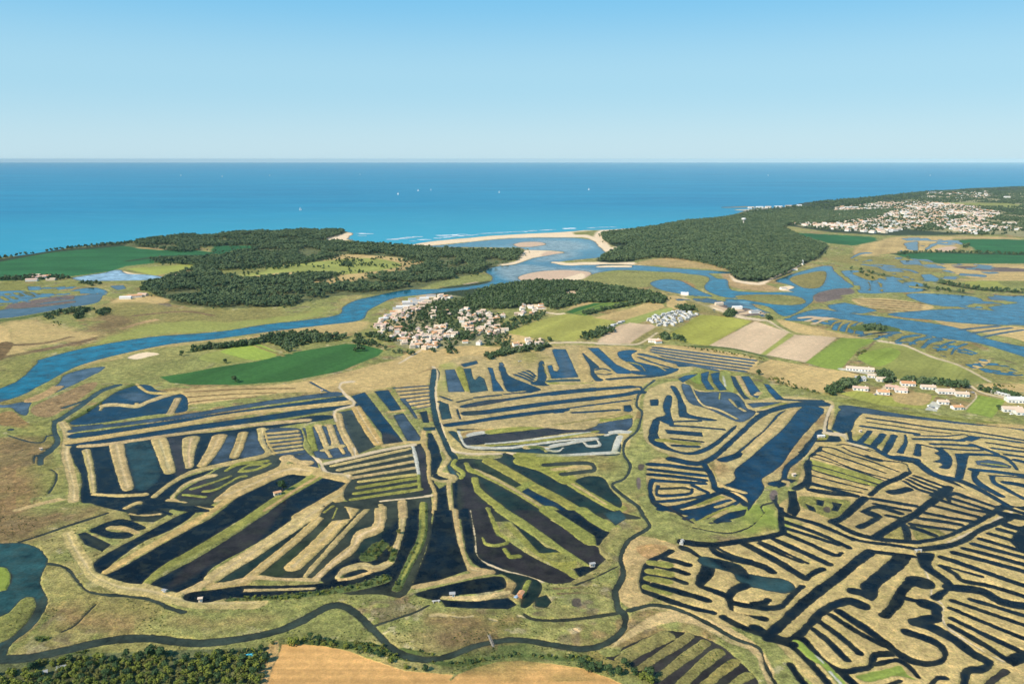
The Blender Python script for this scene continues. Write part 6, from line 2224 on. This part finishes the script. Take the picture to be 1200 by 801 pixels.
# ---- small things of the salt marsh
def hut(u, v, L, Wd, h, rz, wl, rf, lb, extra=None):
    L, Wd, h = round(L * .68, 2), round(Wd * .68, 2), round(h * .82, 2)
    wl = 'cream' if wl == 'white' else wl; rf = 'pale' if (rf == 'white' and L < 5) else rf
    x, y = G(u, v, .5)
    r = root('marsh_hut', x, y, rz, lb, 'hut')
    w, rfm, ch = house_meshes(L, Wd, h, wl, rf)
    child('wall', w, r); child('roof', rfm, r)
    child('door', box_me('door', (-.45, .45, -.05, .05, 0, 1.9), M_SHUT if wl != 'timber' else M_DARKM), r, (L * .2, -Wd / 2, .02))
    child('window', box_me('window', (-.45, .45, -.05, .05, -.35, .35), M_GLASS), r, (-L * .25, -Wd / 2, 1.4))
    return r
hut(325, 579, 7.5, 5, 2.5, .6, 'white', 'orange', 'small pale hut with orange roof on the green dyke between two long pools')
hut(235, 703.5, 3.2, 2.6, 2.3, .2, 'white', 'white', 'pale box hut on the outer dyke at the end of the long pools')
hut(193, 693, 3.6, 2.2, 1.6, -.4, 'white', 'grey', 'low pale shelter where the brown pool meets the outer dyke')
hut(530, 698, 4.2, 3.4, 2.4, .1, 'white', 'grey', 'cream hut with grey roof on the narrow dyke above the oblong pond')
hut(610.5, 698, 6, 4.2, 2.6, 1.2, 'orange', 'orange', 'brick hut with orange roof between two dark green ponds')
hut(962, 512, 9, 4.2, 2.2, .1, 'cream', 'white', 'low hut with a long white roof at the canal junction')
hut(930, 557.5, 3.6, 3.2, 2.6, .3, 'cream', 'white', 'small cream hut on the dyke by the hooked pond')
hut(694, 662.5, 4.5, 2.6, 2.2, .3, 'white', 'grey', 'small cream hut at the tip of the brown mud pool')
hut(48.5, 527, 3, 2.6, 2.2, .2, 'white', 'white', 'tiny cream hut beside the narrow mud creek')
hut(50, 791, 6, 3.6, 2.2, .5, 'timber', 'grey', 'shed with grey sheet roof in the grove, left of two')
hut(72, 785, 5.5, 3.6, 2.2, .35, 'timber', 'grey', 'shed with grey sheet roof in the grove, right of two')
hut(377, 458.5, 3, 2.5, 2.2, .2, 'white', 'white', 'tiny cream hut at the top of the junction track')
hut(1008, 506, 3, 2.4, 2.2, .2, 'cream', 'pale', 'tiny cream hut above the comb of fine canals')
# plain timber panel stack leaning at the brick hut
x, y = G(606, 699, .5)
o = bpy.data.objects.new('boat_cover', box_me('boat_cover', (-2.2, 2.2, -1.1, 1.1, 0, .8), MWALL['blue'])); COL.objects.link(o); o.location = (x, y, .6); o.rotation_euler = (0, .0, .9)
bm = bmesh.new(); bm.from_mesh(o.data); bmesh.ops.bevel(bm, geom=[e for e in bm.edges], offset=.3, segments=2, affect='EDGES'); bm.to_mesh(o.data); bm.free()
tag(o, 'pale blue covered boat beside the brick hut', 'boat')
x, y = G(291, 771, .5)
nxy = 9; v = []; f = []
for i in range(nxy):
    for j in range(nxy):
        a, b = i / (nxy - 1) - .5, j / (nxy - 1) - .5
        v.append((a * 5.2, b * 3.2, 2.4 - 1.6 * abs(b) + .25 * math.sin(i * 2.1) * math.cos(j * 1.7)))
f = [(i * nxy + j, (i + 1) * nxy + j, (i + 1) * nxy + j + 1, i * nxy + j + 1) for i in range(nxy - 1) for j in range(nxy - 1)]
o = bpy.data.objects.new('tarpaulin', mesh_of('tarpaulin', v, f, M_CLOTH)); COL.objects.link(o); o.location = (x, y, .6); o.rotation_euler = (0, 0, .2)
sm = o.modifiers.new('thickness', 'SOLIDIFY'); sm.thickness = .05
tag(o, 'bright blue tarpaulin spread among the grove bushes', 'tarpaulin')
# footbridge over the creek
(xa, ya), (xb, yb) = G(572.5, 745.5), G(578, 759)
L = math.hypot(xb - xa, yb - ya)
r = root('footbridge', (xa + xb) / 2, (ya + yb) / 2, math.atan2(yb - ya, xb - xa), 'narrow pale wooden footbridge across the brown creek', 'bridge', z=.9)
plank = box_me('plank', (-.14, .14, -.55, .55, 0, .08), M_WOOD)
n = int(L / .32)
for i in range(n): child('plank', plank, r, (-L / 2 + (i + .5) * L / n, 0, 0))
beam = box_me('beam', (-L / 2, L / 2, -.08, .08, -.3, -.01), M_WOOD)
for s in (-.45, .45): child('beam', beam, r, (0, s, 0))
rail = box_me('rail', (-L / 2, L / 2, -.05, .05, .92, 1.02), M_WOOD)
post = box_me('post', (-.06, .06, -.06, .06, -2.2, .92), M_WOOD)
for s in (-.6, .6):
    child('rail', rail, r, (0, s, 0))
    for i in range(6): child('post', post, r, (-L / 2 + L * i / 5, s, 0))
# sluices
def sluice(u, v, rz, lb, s=1.0):
    x, y = G(u, v)
    r = root('sluice', x, y, rz, lb, 'sluice', z=.2)
    r.scale = (s, s, s)
    for q in (-2.2, 2.2): child('pier', box_me('pier', (-.35, .35, -1.4, 1.4, -1., 1.7), M_CONC), r, (q, 0, 0))
    child('deck', box_me('deck', (-3.4, 3.4, -.8, .8, 1.72, 1.95), M_CONC), r)
    child('gate', box_me('gate', (-1.8, 1.8, -.1, .1, -.8, 1.5), M_WOOD), r)
    child('winch_frame', box_me('winch_frame', (-.12, .12, -.12, .12, 1.96, 3.2), M_DARKM), r)
sluice(799, 636.5, 1.2, 'pale concrete sluice where the maze canal meets the marsh', .9)
sluice(511, 706, .2, 'small pale sluice at the foot of the dyke track', .7)
sluice(1076, 646, .1, 'small sluice under the path crossing of the maze canals', .7)
sluice(609, 424, .4, 'small sluice at the village end of the blue ponds', .7)
# ------------------------------------------------------------------ the summer haze over land and sea: one closed box of even, thin air
HZM = bpy.data.materials.new('thin_air'); HZM.use_nodes = True
nt = HZM.node_tree
for n_ in list(nt.nodes): nt.nodes.remove(n_)
o_ = nt.nodes.new('ShaderNodeOutputMaterial'); pv_ = nt.nodes.new('ShaderNodeVolumePrincipled')
pv_.inputs['Color'].default_value = (.62, .88, 1.0, 1)
pv_.inputs['Density'].default_value = 1.7e-5
pv_.inputs['Anisotropy'].default_value = -0.3
nt.links.new(pv_.outputs[0], o_.inputs['Volume'])
v_, f_ = box_vf(-72000, 72000, -3000, 72000, -7, 262)
hb = bpy.data.objects.new('haze', mesh_of('haze', v_, f_, HZM)); COL.objects.link(hb); hb['kind'] = 'stuff'
